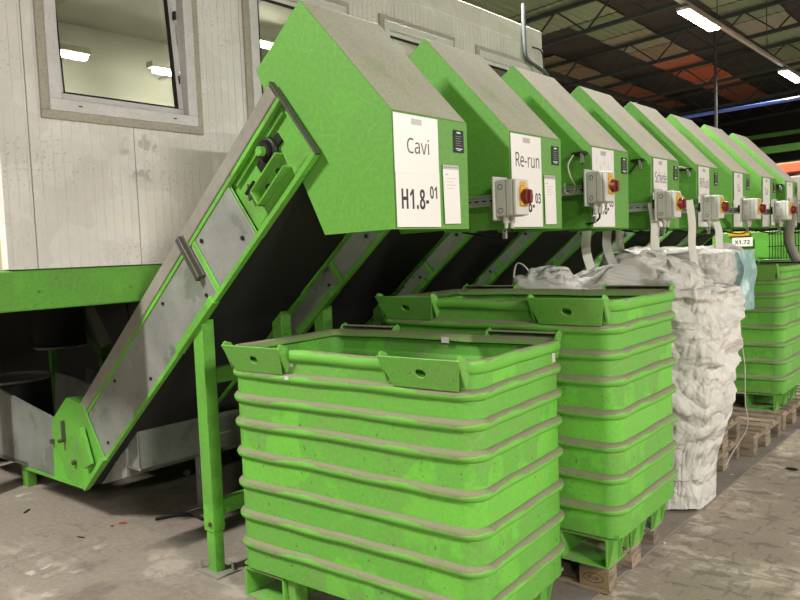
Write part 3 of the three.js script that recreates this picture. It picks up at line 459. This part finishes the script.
// ------------------------------------------------------------------ ribbed steel bins
function loop(a, b, r, n = 6) { // rounded rectangle, counter-clockwise seen from above, with outward normals
  const P = []; for (const [sx, sz, a0] of [[1, 1, 0], [-1, 1, 90], [-1, -1, 180], [1, -1, 270]]) for (let i = 0; i <= n; i++) { const t = (a0 + 90 * i / n) * Math.PI / 180; P.push([sx * (a - r) + r * Math.cos(t), sz * (b - r) + r * Math.sin(t), Math.cos(t), Math.sin(t)]); }
  const Q = []; for (let i = 0; i < P.length; i++) { const p = P[i], q = P[(i + 1) % P.length]; Q.push(p); const d = Math.hypot(q[0] - p[0], q[1] - p[1]), m = Math.floor(d / 0.08); for (let k = 1; k < m; k++) { const t = k / m; Q.push([p[0] + (q[0] - p[0]) * t, p[1] + (q[1] - p[1]) * t, p[2], p[3]]); } }
  return Q;
}
function sweep(lp, prof, warp = () => [0, 0]) { // prof: [outward, up, v]
  const n = lp.length, pos = [], uvs = [], idx = []; let s = 0;
  for (let i = 0; i <= n; i++) { const p = lp[i % n]; if (i) { const q = lp[(i - 1) % n]; s += Math.hypot(p[0] - q[0], p[1] - q[1]); } const [wo, wy] = warp(i % n, p); prof.forEach(([o, y, v]) => { pos.push(p[0] + p[2] * (o + wo), y + wy, p[1] + p[3] * (o + wo)); uvs.push(s, v); }); }
  const m = prof.length; for (let i = 0; i < n; i++) for (let k = 0; k < m - 1; k++) { const a = i * m + k, b = a + m; idx.push(a, a + 1, b, b, a + 1, b + 1); }
  const g = new THREE.BufferGeometry(); g.setAttribute('position', new THREE.Float32BufferAttribute(pos, 3)); g.setAttribute('uv', new THREE.Float32BufferAttribute(uvs, 2)); g.setIndex(idx); g.computeVertexNormals(); return g;
}
const RIB_Y = [0.281, 0.425, 0.573, 0.722, 0.869, 0.989, 1.105], BA = 0.699, BB = 0.401, RIB = 0.022;
function makeBin() {
  const b = thing('ribbed_bin', '', 'bin', [0, 0, 0], 0, 'green ribbed steel bins'); const a = BA - RIB, c = BB - RIB, lp = loop(a, c, 0.07);
  const wob = (seed) => (i, p) => [(vnoise(p[0] * 3 + 9, p[1] * 3 + 9, 64, seed) - 0.5) * 0.006, (vnoise(p[0] * 4 + 20, p[1] * 4 + 20, 64, seed + 5) - 0.5) * 0.008];
  const flatLoop = (o, y0, y1, steps) => Array.from({ length: steps + 1 }, (_, i) => [o, y0 + (y1 - y0) * i / steps, y0 + (y1 - y0) * i / steps]);
  const dent = (i, p) => [(vnoise(p[0] * 2.5 + 5, p[1] * 2.5 + 5, 64, 3) - 0.5) * 0.005, 0];
  mesh('body', sweep(lp, [[-0.03, 0.148, 0.12], [-0.012, 0.148, 0.14], ...flatLoop(0, 0.158, 1.215, 8)], dent), M.binPaint, b);
  const inner = sweep(lp, flatLoop(-0.006, 1.215, 0.17, 8)), fl = metreUV(new THREE.BoxGeometry(2 * a - 0.02, 0.012, 2 * c - 0.02).translate(0, 0.166, 0));
  mesh('inner_lining', merge([inner, fl]), M.binInner, b);
  // inner faces of the pressed ribs show as hollows
  const N = 10, half = 0.0235;
  RIB_Y.forEach((y, k) => { const pr = []; for (let i = 0; i <= N; i++) { const t = -Math.PI / 2 + Math.PI * i / N; pr.push([-0.001 + RIB * Math.cos(t), y + half * Math.sin(t), i / N]); } mesh('rib', sweep(lp, pr, wob(20 + k)), M.rib, b); });
  [1.105, 0.989, 0.869].forEach((y, k) => mesh('inner_groove', sweep(lp, [[-0.0055, y - 0.024, y - 0.024], [-0.022, y - 0.012, y - 0.012], [-0.022, y + 0.012, y + 0.012], [-0.0055, y + 0.024, y + 0.024]].reverse()), M.binInner, b));
  const rim = []; for (let i = 0; i <= 14; i++) { const t = -Math.PI / 2 + 1.35 * Math.PI * i / 14; rim.push([-0.002 + 0.024 * Math.cos(t), 1.206 + 0.027 * Math.sin(t), i / 14]); } rim.push([-0.03, 1.20, 1]);
  mesh('rim', sweep(lp, rim, wob(61)), M.rib, b);
  // lifting brackets, two on each long side
  const hole = new THREE.Path(); hole.absellipse(0, 0.068, 0.024, 0.019, 0, Math.PI * 2);
  for (const sz of [1, -1]) for (const sx of [-1, 1]) {
    const h = new THREE.Group(); h.name = 'lifting_bracket'; b.add(h); h.position.set(sx * 0.465, 1.122, sz * (BB - 0.004)); h.rotation.y = sz > 0 ? 0 : Math.PI;
    const pl = prism([[-0.152, 0], [0.152, 0], [0.192, 0.134], [-0.192, 0.134]], -0.004, 0.004, 0.0015, [hole]); pl.rotateX(0.38); mesh('bracket_plate', pl, sz > 0 ? M.binPaint : M.binDusty, h);
    for (const e of [-1, 1]) { const gs = prism([[-0.026, 0.05], [0.0, 0.01], [0.05, 0.118], [0.047, 0.134], [0.034, 0.141], [0.004, 0.132], [-0.024, 0.1]], -0.005, 0.005, 0.002); gs.rotateY(-Math.PI / 2); gs.translate(e * 0.182, 0, 0); mesh('bracket_end', gs, M.binPaint, h); }
    if (sz < 0) mesh('dust_layer', rb(0.34, 0.004, 0.045, 0, 0.128, 0.022, 0.001), M.dust, h);
  }
  // fork pockets
  for (const sx of [-1, 1]) {
    const p = new THREE.Group(); p.name = 'fork_pocket'; b.add(p); p.position.set(sx < 0 ? -0.54 : 0.49, 0, 0); const w = sx < 0 ? 0.27 : 0.24, h = 0.145, D = 0.70;
    mesh('pocket_top', rb(w, 0.012, D, 0, h - 0.006, 0.015, 0.002), M.binDusty, p); mesh('pocket_bottom', rb(w, 0.008, 0.22, 0, 0.004, 0.255, 0.002), M.binDusty, p); mesh('pocket_bottom', rb(w, 0.008, 0.16, 0, 0.004, -0.255, 0.002), M.galv, p);
    mesh('pocket_side', rb(0.012, h, D, -sx * (w / 2 - 0.006), h / 2, 0.015, 0.002), M.framePaint, p); mesh('pocket_back', rb(w - 0.02, h - 0.02, 0.01, 0, h / 2, 0.1, 0.002), M.binPaint, p);
    if (sx < 0) { mesh('pocket_side', rb(0.012, h, D, -(w / 2 - 0.006), h / 2, 0.015, 0.002), M.binPaint, p); for (const z of [0.3, 0.02, -0.26]) mesh('inner_gusset', rb(0.05, 0.14, 0.09, w / 2 + 0.025, 0.072, z, 0.004), M.binPaint, p); }
    else for (const z of [0.3, 0.02, -0.26]) { const g = prism([[-0.065, 0.004], [0.065, 0.004], [0.065, 0.144], [-0.065, 0.144]], -0.006, 0.006, 0.002); g.rotateY(Math.PI / 2); mesh('foot_side', g.translate(sx * (w / 2 - 0.006), 0, z), M.binPaint, p);
      const q = prism([[0, 0.01], [0.006, 0.01], [0.036, 0.144], [0, 0.144]], -0.006, 0.006, 0.002); if (sx < 0) q.rotateY(Math.PI); for (const e of [-0.056, 0.056]) mesh('gusset', q.clone().translate(sx * (w / 2 - 0.002), 0, z + e), M.binPaint, p); }
  }
  return b;
}
const bin1 = makeBin(); bin1.position.set(-2.2576, 0, -2.506); bin1.rotation.y = 0.0763; bin1.userData.label = 'green ribbed steel bin standing on the floor under the Cavi hood';
const bin2 = copyThing(bin1, [-2.072, 0.166, -3.372], 'green ribbed steel bin on a wooden pallet between the floor-standing bin and the white bags'); bin2.rotation.y = 0.0312;
const bin3 = copyThing(bin1, [-2.27, 0.166, -7.05], 'green ribbed steel bin on a pallet beyond the white bags'); bin3.rotation.y = 0.0;
{ // stickers and paint scraps stuck to the first bin's rim
  for (const [x, y, z, w, h, ry] of [[-0.27, 1.164, 0.379, 0.02, 0.016, 0], [-0.28, 1.108, 0.403, 0.026, 0.016, 0], [0.676, 1.155, -0.3, 0.004, 0.04, 0]]) mesh('paper_scrap', rb(ry ? 0.004 : Math.max(w, 0.004), h, w > 0.01 ? 0.003 : 0.03, x, y, z, 0.001), M.lidPlastic, bin1);
  mesh('paper_scrap', rb(0.045, 0.03, 0.003, 0.08, 1.204, -0.34, 0.001), M.lidPlastic, bin1);
}

// ------------------------------------------------------------------ wooden pallets
const eurMat = canvasMat(192, 128, (x) => { const r = rng(4); x.fillStyle = '#8a7558'; x.fillRect(0, 0, 192, 128); for (let i = 0; i < 900; i++) { x.fillStyle = `rgba(${70 + r() * 60 | 0},${55 + r() * 45 | 0},${32 + r() * 30 | 0},0.28)`; x.fillRect(r() * 192, r() * 128, 3 + r() * 12, 1.5); } x.strokeStyle = '#3d2c1b'; x.lineWidth = 5; x.beginPath(); x.ellipse(92, 64, 66, 34, 0, 0, 6.3); x.stroke(); x.fillStyle = '#3d2c1b'; x.font = 'bold 38px sans-serif'; x.textAlign = 'center'; x.textBaseline = 'middle'; x.fillText('EUR', 92, 66); }, 0.9);
function makePallet() {
  const p = thing('wooden_pallet', '', 'pallet', [0, 0, 0], 0, 'wooden pallets'); const W = 1.2, D = 0.78, t = 0.024, hB = 0.094; let k = 0;
  const nxt = () => M.wood[(k++ * 7 + 1) % 3];
  for (const z of [-1, 0, 1]) mesh('bottom_board', rb(W, t, z ? 0.1 : 0.14, 0, t / 2, z * (D / 2 - 0.05), 0.003), nxt(), p);
  for (const x of [-1, 0, 1]) for (const z of [-1, 0, 1]) mesh('block', rb(0.15, hB, z ? 0.1 : 0.14, x * (W / 2 - 0.075), t + hB / 2, z * (D / 2 - 0.05), 0.004), nxt(), p);
  for (const x of [-1, 0, 1]) mesh('stringer_board', rb(0.145, t, D, x * (W / 2 - 0.0725), t + hB + t / 2, 0, 0.003), nxt(), p);
  for (const [z, w] of [[-0.325, 0.13], [-0.165, 0.1], [0, 0.14], [0.165, 0.1], [0.325, 0.13]]) mesh('deck_board', rb(W, t, w, 0, 2 * t + hB + t / 2, z, 0.004), nxt(), p);
  return p;
}
const pal = makePallet(); pal.position.set(-2.115, 0.008, -3.44); pal.rotation.y = 0.09; pal.scale.set(1, 0.158 / 0.166, 1); pal.userData.label = 'wooden pallet with EUR stamp under the second green bin';
{
  const s = facePlane(0.142, 0.086).rotateY(-Math.PI / 2); const st = mesh('stamped_face', s, eurMat, pal); st.position.set(0.525, 0.071, 0.391);
  const mk = (pos, ry, label) => { const c = copyThing(pal, pos, label); c.rotation.y = ry; const e = c.children.find((o) => o.name === 'stamped_face'); c.remove(e); return c; };
  mk([-2.25, 0.008, -5.33], 0.04, 'lower wooden pallet of the stack of two beside the white bag');
  mk([-2.25, 0.167, -5.33], 0.03, 'upper wooden pallet of the stack of two beside the white bag');
  mk([-2.18, 0.008, -6.17], 0.0, 'bare wooden pallet between the pallet stack and the farther bin');
  mk([-2.19, 0.008, -7.05], 0.0, 'wooden pallet under the bin beyond the white bags');
  mk([-2.2, 0.008, -7.9], 0.0, 'wooden pallet directly beyond the farther bin');
}

// ------------------------------------------------------------------ white bulk bags
function bagGeo({ a, b, h, y0, seed, flare = () => 1, lean = () => [0, 0], top = 0.3, nu = 190, nv = 130, amp = 0.05, dome = 0.12 }) {
  const pos = [], uvs = [], idx = [], crease = (x, y, z, f, s) => { const w = noise3(x * f * 0.6 + 50, y * f * 0.6 + 50, z * f * 0.6 + 50, s + 1) * 2.2; return Math.abs(2 * noise3(x * f + 50 + w, y * f + 50 - w, z * f + 50, s) - 1); };
  for (let j = 0; j <= nv; j++) for (let i = 0; i <= nu; i++) {
    const t = j / nv, th = i / nu * Math.PI * 2, side = Math.min(1, t / (1 - top)), over = Math.max(0, (t - (1 - top)) / top), ct = Math.cos(th), st = Math.sin(th), e = 0.5;
    const fl = flare(side) * (1 - 0.985 * Math.pow(over, 1.15)), [lx, lz] = lean(side); let x = Math.sign(ct) * Math.pow(Math.abs(ct), e) * a * fl + lx, z = Math.sign(st) * Math.pow(Math.abs(st), e) * b * fl + lz, y = y0 + h * side + dome * Math.sin(over * Math.PI * 0.5);
    const k = 0.28 + 0.72 * sm(0.35, 0.75, side), sq = y * 2.0, c1 = crease(x, sq, z, 2.4, seed), c2 = crease(x, sq * 1.2, z, 5, seed + 7), c3 = crease(x, sq, z, 10.5, seed + 13), big = noise3(x * 2 + 9, y * 1.6 + 9, z * 2 + 9, seed + 23) - 0.5;
    const d = amp * k * (0.8 * big + 0.8 * (0.4 - c1) + 0.5 * (0.4 - c2) + 0.34 * (0.4 - c3)) * (0.3 + Math.min(0.9, side * 1.8));
    x += ct * d; z += st * d; y += (c2 - 0.4) * 0.02 + (over > 0 ? Math.min(1, over * 2.5) * (big * 0.2 + (0.4 - c1) * 0.13 + (0.4 - c2) * 0.08 + (0.4 - c3) * 0.03) : 0);
    pos.push(x, Math.max(y, 0.0), z); uvs.push(i / nu * Math.PI * (a + b) * 1.2, t * (h + a));
  }
  const m = nu + 1; for (let j = 0; j < nv; j++) for (let i = 0; i < nu; i++) { const p = j * m + i; idx.push(p, p + m, p + 1, p + 1, p + m, p + m + 1); }
  const g = new THREE.BufferGeometry(); g.setAttribute('position', new THREE.Float32BufferAttribute(pos, 3)); g.setAttribute('uv', new THREE.Float32BufferAttribute(uvs, 2)); g.setIndex(idx); g.computeVertexNormals(); return g;
}
function ribbon(pts, w, dir = [0, 0, 1]) { // flat strap following a curve
  const c = new THREE.CatmullRomCurve3(pts.map((p) => V(...p))), n = 24, pos = [], uvs = [], idx = [], d = V(...dir).normalize(), t = 0.0025;
  for (let i = 0; i <= n; i++) { const p = c.getPoint(i / n), tg = c.getTangent(i / n), s = d.clone().addScaledVector(tg, -d.dot(tg)).normalize(), nn = tg.clone().cross(s).multiplyScalar(t); s.multiplyScalar(w / 2);
    for (const [a, b] of [[-1, -1], [1, -1], [1, 1], [-1, 1], [-1, -1]]) { pos.push(...p.clone().addScaledVector(s, a).addScaledVector(nn, b).toArray()); uvs.push(a * w / 2, i / n); } }
  for (let i = 0; i < n; i++) for (let k = 0; k < 4; k++) { const a = i * 5 + k; idx.push(a, a + 5, a + 1, a + 1, a + 5, a + 6); }
  const g = new THREE.BufferGeometry(); g.setAttribute('position', new THREE.Float32BufferAttribute(pos, 3)); g.setAttribute('uv', new THREE.Float32BufferAttribute(uvs, 2)); g.setIndex(idx); g.computeVertexNormals(); return g;
}
{
  const b = thing('bulk_bag', 'large crumpled white bulk bag hanging by straps beside the second green bin', 'bag', [-1.885, 0.008, -4.58]);
  mesh('bag_body', bagGeo({ a: 0.52, b: 0.36, h: 1.34, y0: 0.012, seed: 401, flare: (s) => 0.76 + 0.26 * sm(0.1, 0.62, s), lean: (s) => [0.03 * s * s - 0.02, 0], amp: 0.07, dome: 0.12, top: 0.36, nu: 230, nv: 170 }), M.bag, b);
  const hung = (root, px, z, py0, py1, w) => { const a = onZ(px, py0, z), b = onZ(px + 3, py1, z + 0.02); root.updateMatrixWorld(); const l = (p) => root.worldToLocal(p.clone()).toArray(); mesh('strap', ribbon([l(a), l(a.clone().lerp(b, 0.5).add(V(0.01, 0, 0))), l(b), l(b.clone().add(V(0.02, -0.2, -0.02)))], w, [0.75, 0, -0.66]), M.strap, root); };
  hung(b, 652, -4.62, 203, 248, 0.055); hung(b, 689, -5.0, 200, 246, 0.05);
  mesh('strap', ribbon([[-0.36, 1.74, 0.1], [-0.37, 1.6, 0.1], [-0.3, 1.4, 0.12]], 0.06, [0.75, 0, -0.66]), M.strap, b);
  mesh('strap', ribbon([[-0.36, 1.74, -0.2], [-0.37, 1.6, -0.22], [-0.3, 1.4, -0.26]], 0.06, [0.75, 0, -0.66]), M.strap, b);
  mesh('loose_strap', ribbon([[0.47, 1.06, -0.3], [0.5, 0.85, -0.3], [0.49, 0.6, -0.34], [0.48, 0.42, -0.42], [0.43, 0.28, -0.3], [0.41, 0.2, -0.18]], 0.03, [0.3, 0, 1]), M.strap, b);
  const c = thing('bulk_bag', 'upright white bulk bag standing on the pallet stack behind the crumpled one', 'bag', [-2.02, 0.335, -5.36]);
  mesh('bag_body', bagGeo({ a: 0.47, b: 0.28, h: 1.22, y0: 0.0, seed: 431, flare: (s) => 0.72 + 0.28 * sm(0.45, 0.75, s), lean: (s) => [-0.2 + 0.2 * sm(0.45, 0.75, s), 0], amp: 0.045, dome: 0.1, top: 0.25, nu: 110, nv: 80 }), M.bag, c);
  hung(c, 716, -5.45, 222, 242, 0.05); mesh('strap', ribbon([[-0.34, 1.5, 0.1], [-0.35, 1.3, 0.1], [-0.3, 1.1, 0.1]], 0.06, [0.75, 0, -0.66]), M.strap, c);
  const blue = new THREE.MeshPhysicalMaterial({ color: 0xa9cfd2, roughness: 0.35, transmission: 0.45, thickness: 0, side: THREE.DoubleSide });
  const pg = new THREE.PlaneGeometry(0.34, 0.42, 14, 14); { const p = pg.attributes.position; for (let i = 0; i < p.count; i++) p.setZ(i, (vnoise(p.getX(i) * 9 + 9, p.getY(i) * 6 + 9, 64, 5) - 0.5) * 0.07); pg.computeVertexNormals(); }
  pg.rotateY(Math.PI / 2).translate(0.5, 1.02, -0.06); mesh('blue_liner', pg, blue, c);
  const d = thing('bulk_bag', 'low slumped white bulk bag with an upright loop behind the second green bin', 'bag', [-2.25, 0.008, -3.99]);
  mesh('bag_body', bagGeo({ a: 0.22, b: 0.15, h: 1.33, y0: 0.01, seed: 461, flare: (s) => 0.95 + 0.05 * s, amp: 0.06, dome: 0.07, top: 0.35, nu: 110, nv: 80 }), M.bag, d);
  mesh('loop_strap', ribbon([[-0.2, 1.3, 0.05], [-0.23, 1.46, 0.05], [-0.2, 1.54, 0.05], [-0.13, 1.5, 0.05], [-0.09, 1.36, 0.05]], 0.025, [0.3, 0, 1]), M.strap, d);
}

// ------------------------------------------------------------------ things under the cabin
{
  const dr = thing('hanging_chute', 'black round chute hanging under the cabin', 'chute', [-7.15, 0, -3.15]);
  mesh('chute_tube', cyl(0.25, 0.23, 0.72, 28).translate(0, 1.22, 0), M.rubber, dr); mesh('chute_rim', new THREE.TorusGeometry(0.23, 0.014, 8, 28).rotateX(Math.PI / 2).translate(0, 0.865, 0), M.zinc, dr);
  const ba = thing('steel_drum', 'dark open drum with a bright steel rim under the cabin', 'drum', [-6.85, 0, -2.55]);
  mesh('drum_shell', new THREE.LatheGeometry([[0, 0.01], [0.32, 0.01], [0.33, 0.2], [0.345, 0.22], [0.33, 0.24], [0.33, 0.66], [0.32, 0.66], [0.32, 0.05], [0, 0.04]].map(([x, y]) => new THREE.Vector2(x, y)), 32), M.blackSteel, ba);
  mesh('drum_rim', new THREE.TorusGeometry(0.33, 0.014, 8, 36).rotateX(Math.PI / 2).translate(0, 0.665, 0), M.zinc, ba); mesh('drum_lid', cyl(0.318, 0.318, 0.012, 32).translate(0, 0.655, 0), M.zinc, ba);
  const ch = (x, z, label) => { const g = thing('slanted_channel', label, 'channel', [x, 0, z]); mesh('channel', barBetween(V(0.3, 0.75, 0), V(-0.45, 1.55, 0), 0.12, 0.09), M.framePaint, g); mesh('liner', barBetween(V(0.32, 0.83, 0), V(-0.42, 1.62, 0), 0.1, 0.07), M.lidPlastic, g); mesh('stand', rb(0.07, 0.78, 0.07, 0.24, 0.39, 0, 0.004), M.framePaint, g); };
  ch(-8.4, -3.5, 'green slanted channel with pale liner left of the black chute under the cabin'); ch(-7.25, -3.5, 'green slanted channel with pale liner between the black chute and the conveyor');
  single('machine_block', merge([rb(1.6, 0.5, 2.2, -7.5, 0.25, -5.2, 0.02), rb(0.9, 0.32, 1.2, -7.4, 0.66, -5.2, 0.02)]), M.galv, 'dark machine block standing deep under the cabin', 'machine');
  single('power_cable', tube([[-4.42, 1.5, -2.35], [-4.45, 1.32, -2.4], [-4.5, 1.22, -2.45], [-4.62, 1.28, -2.5], [-4.66, 1.5, -2.5]], 0.007, 30, 6), M.rubber, 'thin black cable looping below the green beam', 'cable');
}

// ------------------------------------------------------------------ background beyond the hoods
{
  const m = thing('sorting_machine', 'bright green machine housing with yellow strip beyond the farther bin', 'machine', [-2.55, 0, -9.6]);
  mesh('housing', rb(0.9, 0.72, 0.8, -0.1, 1.36, -0.4, 0.012), M.framePaint, m); mesh('support', rb(0.8, 1.0, 0.7, -0.1, 0.5, -0.4, 0.01), M.framePaint, m); mesh('recessed_panel', rb(0.26, 0.2, 0.02, 0.12, 1.5, 0.005, 0.004), M.framePaint, m);
  mesh('dark_opening', bx(0.36, 0.13, 0.02, 0.14, 1.3, 0.002), M.blackSteel, m);
  mesh('yellow_strip', rb(0.24, 0.055, 0.05, -0.22, 1.7, 0.03, 0.006), M.yellow, m);
  const sg = canvasMat(160, 80, (x) => { x.fillStyle = '#efede8'; x.fillRect(0, 0, 160, 80); x.fillStyle = '#222'; x.font = 'bold 46px sans-serif'; x.textAlign = 'center'; x.textBaseline = 'middle'; x.fillText('X1.72', 80, 42); }); const sn = mesh('number_sign', facePlane(0.24, 0.11).rotateY(-Math.PI / 2), sg, m); sn.position.set(-0.18, 1.60, 0.034);
  const gr = thing('wire_basket', 'black wire basket standing beside the green machine housing', 'basket', [-2.2, 0, -9.3]);
  for (let i = 0; i < 11; i++) mesh('vertical_wire', cylBetween(V(-0.13 + i * 0.03, 1.38, 0.1), V(-0.13 + i * 0.03, 1.86, 0.1), 0.004, 6), M.rubber, gr); for (let i = 0; i < 4; i++) mesh('cross_wire', cylBetween(V(-0.15, 1.4 + i * 0.14, 0.1), V(0.19, 1.4 + i * 0.14, 0.1), 0.005, 6), M.rubber, gr);
  mesh('tray', rb(0.44, 0.06, 0.3, 0.02, 1.36, 0, 0.006), M.framePaint, gr); mesh('stand', rb(0.3, 1.34, 0.2, 0.02, 0.67, -0.05, 0.006), M.framePaint, gr);
  single('air_hose', tube([[-1.72, 2.0, -7.6], [-1.73, 1.79, -7.56], [-1.75, 1.62, -7.56], [-1.7, 1.46, -7.56], [-1.65, 1.36, -7.56]], 0.043, 40, 12), M.coverGrey, 'thick grey hose hanging from the last hood', 'hose');
  // gantry of green beams
  const gy = thing('green_gantry', 'tall green steel gantry of beams and sloping braces at the far end', 'gantry', [-7, 0, -23.5]);
  const bar = (x0, y0, x1, y1, w = 0.16, z = 0, mat = M.framePaint) => mesh('beam', barBetween(V(x0, y0, z), V(x1, y1, z), w, w), mat, gy);
  bar(-2.2, 4.1, 8, 4.35, 0.2); bar(-1.4, 3.75, 8, 4.0, 0.14, -1, M.framePaint); bar(-0.9, 3.2, 8, 5.1, 0.2, -0.6); bar(-1.2, 2.7, 4, 3.7, 0.3, -0.4, M.galv); bar(-2.2, 4.7, 8, 4.9, 0.12, -1.2, M.framePaint);
  for (const x of [-2.2, -0.2, 2.6, 6]) mesh('post', rb(0.2, 4.4, 0.2, x, 2.2, -0.3, 0.01), M.framePaint, gy);
  mesh('floor_deck', rb(10, 0.12, 2.2, 3, 2.5, -1.4, 0.01), M.galv, gy);
  single('blue_pipe', cylBetween(V(-8.6, 4.30, -16.6), V(6, 4.62, -16.6), 0.036, 10), std({ color: 0x5566b4, roughness: 0.35 }), 'long blue pipe crossing the hall under the lamps', 'pipe');
  single('drop_rod', cylBetween(V(-5.0, 2.0, -15.8), V(-5.0, 6.3, -15.8), 0.03, 8), M.roofSteel, 'thin grey rod hanging down behind the last hoods', 'rod');
  const oc = thing('orange_cover', 'orange plastic cover above a grey conveyor behind the last hood', 'cover', [-3.0, 0, -13]);
  mesh('cover_sheet', rb(2.2, 0.16, 0.5, 0.6, 2.72, 0, 0.02).rotateZ(0.02), std({ color: 0xc4512f, roughness: 0.6 }), oc); mesh('grey_bed', rb(2.6, 0.4, 0.8, 0.5, 2.38, -0.1, 0.02), M.coverGrey, oc); for (const x of [-0.6, 1.5]) mesh('leg', rb(0.1, 2.2, 0.1, x, 1.1, -0.1, 0.006), M.framePaint, oc);
}

// ------------------------------------------------------------------ small litter on the floor
{
  const at = (px, py) => { const p = onY(px, py, 0.004); return [p.x, p.y, p.z]; };
  const [a0, , a2] = at(160, 520); single('black_strip', tube([[a0 - 0.02, 0.012, a2 + 0.02], [a0 + 0.03, 0.012, a2 - 0.1], [a0 + 0.12, 0.014, a2 - 0.16], [a0 + 0.24, 0.012, a2 - 0.16]], 0.011, 24, 6), M.rubber, 'short black rubber strip curled on the floor near the conveyor leg', 'scrap');
  const bit = (name, px, py, w, d, mat, label, h = 0.012) => { const [x, , z] = at(px, py); const g = new THREE.DodecahedronGeometry(0.5, 0); const p = g.attributes.position; const r = rng(px * 31 + py); g.scale(w, h, d); g.rotateY(r() * 3); single(name, metreUV(g.translate(x, h * 0.45 + 0.0, z)), mat, label, 'scrap'); };
  const rust = std({ color: 0x8a3d22, roughness: 0.8 });
  bit('rusty_scrap', 123, 523, 0.06, 0.035, rust, 'small rust-red scrap lying on the open concrete'); bit('rusty_scrap', 112, 526, 0.022, 0.02, rust, 'tiny rust-red crumb beside the rust-red scrap');
  bit('white_lump', 187, 475, 0.09, 0.06, M.lidPlastic, 'white foam lump on the floor under the duct', 0.05); bit('paper_scrap', 46, 567, 0.015, 0.07, M.lidPlastic, 'narrow pale paper scrap on the bright concrete', 0.004);
  bit('paper_scrap', 224, 524, 0.035, 0.025, M.lidPlastic, 'small white scrap on the floor between conveyor leg and bin', 0.01); bit('dark_scrap', 27, 511, 0.09, 0.02, M.blackSteel, 'dark twig-like scrap on the floor under the cabin', 0.01); bit('dark_scrap', 81, 537, 0.07, 0.012, M.blackSteel, 'thin dark splinter on the concrete', 0.008);
  bit('dark_scrap', 792, 469, 0.09, 0.06, M.blackSteel, 'dark torn scrap on the aisle floor beside the pallets', 0.012); bit('white_crumb', 664, 543, 0.02, 0.02, M.lidPlastic, 'white crumb at the edge of the floor strip by the pallet', 0.012); bit('paper_scrap', 732, 475, 0.06, 0.03, M.lidPlastic, 'white paper scrap on the floor strip beside the pallet stack', 0.01);
  const [w0, , w2] = at(196, 512); single('wire_scrap', tube([[w0 - 0.05, 0.006, w2 + 0.03], [w0, 0.02, w2 - 0.05], [w0 + 0.08, 0.006, w2 - 0.02], [w0 + 0.1, 0.012, w2 + 0.06], [w0 + 0.16, 0.006, w2 + 0.02]], 0.003, 40, 5), M.cablePale, 'thin pale wire scrap on the floor beside the black strip', 'scrap');
}

renderer.render(scene, camera);
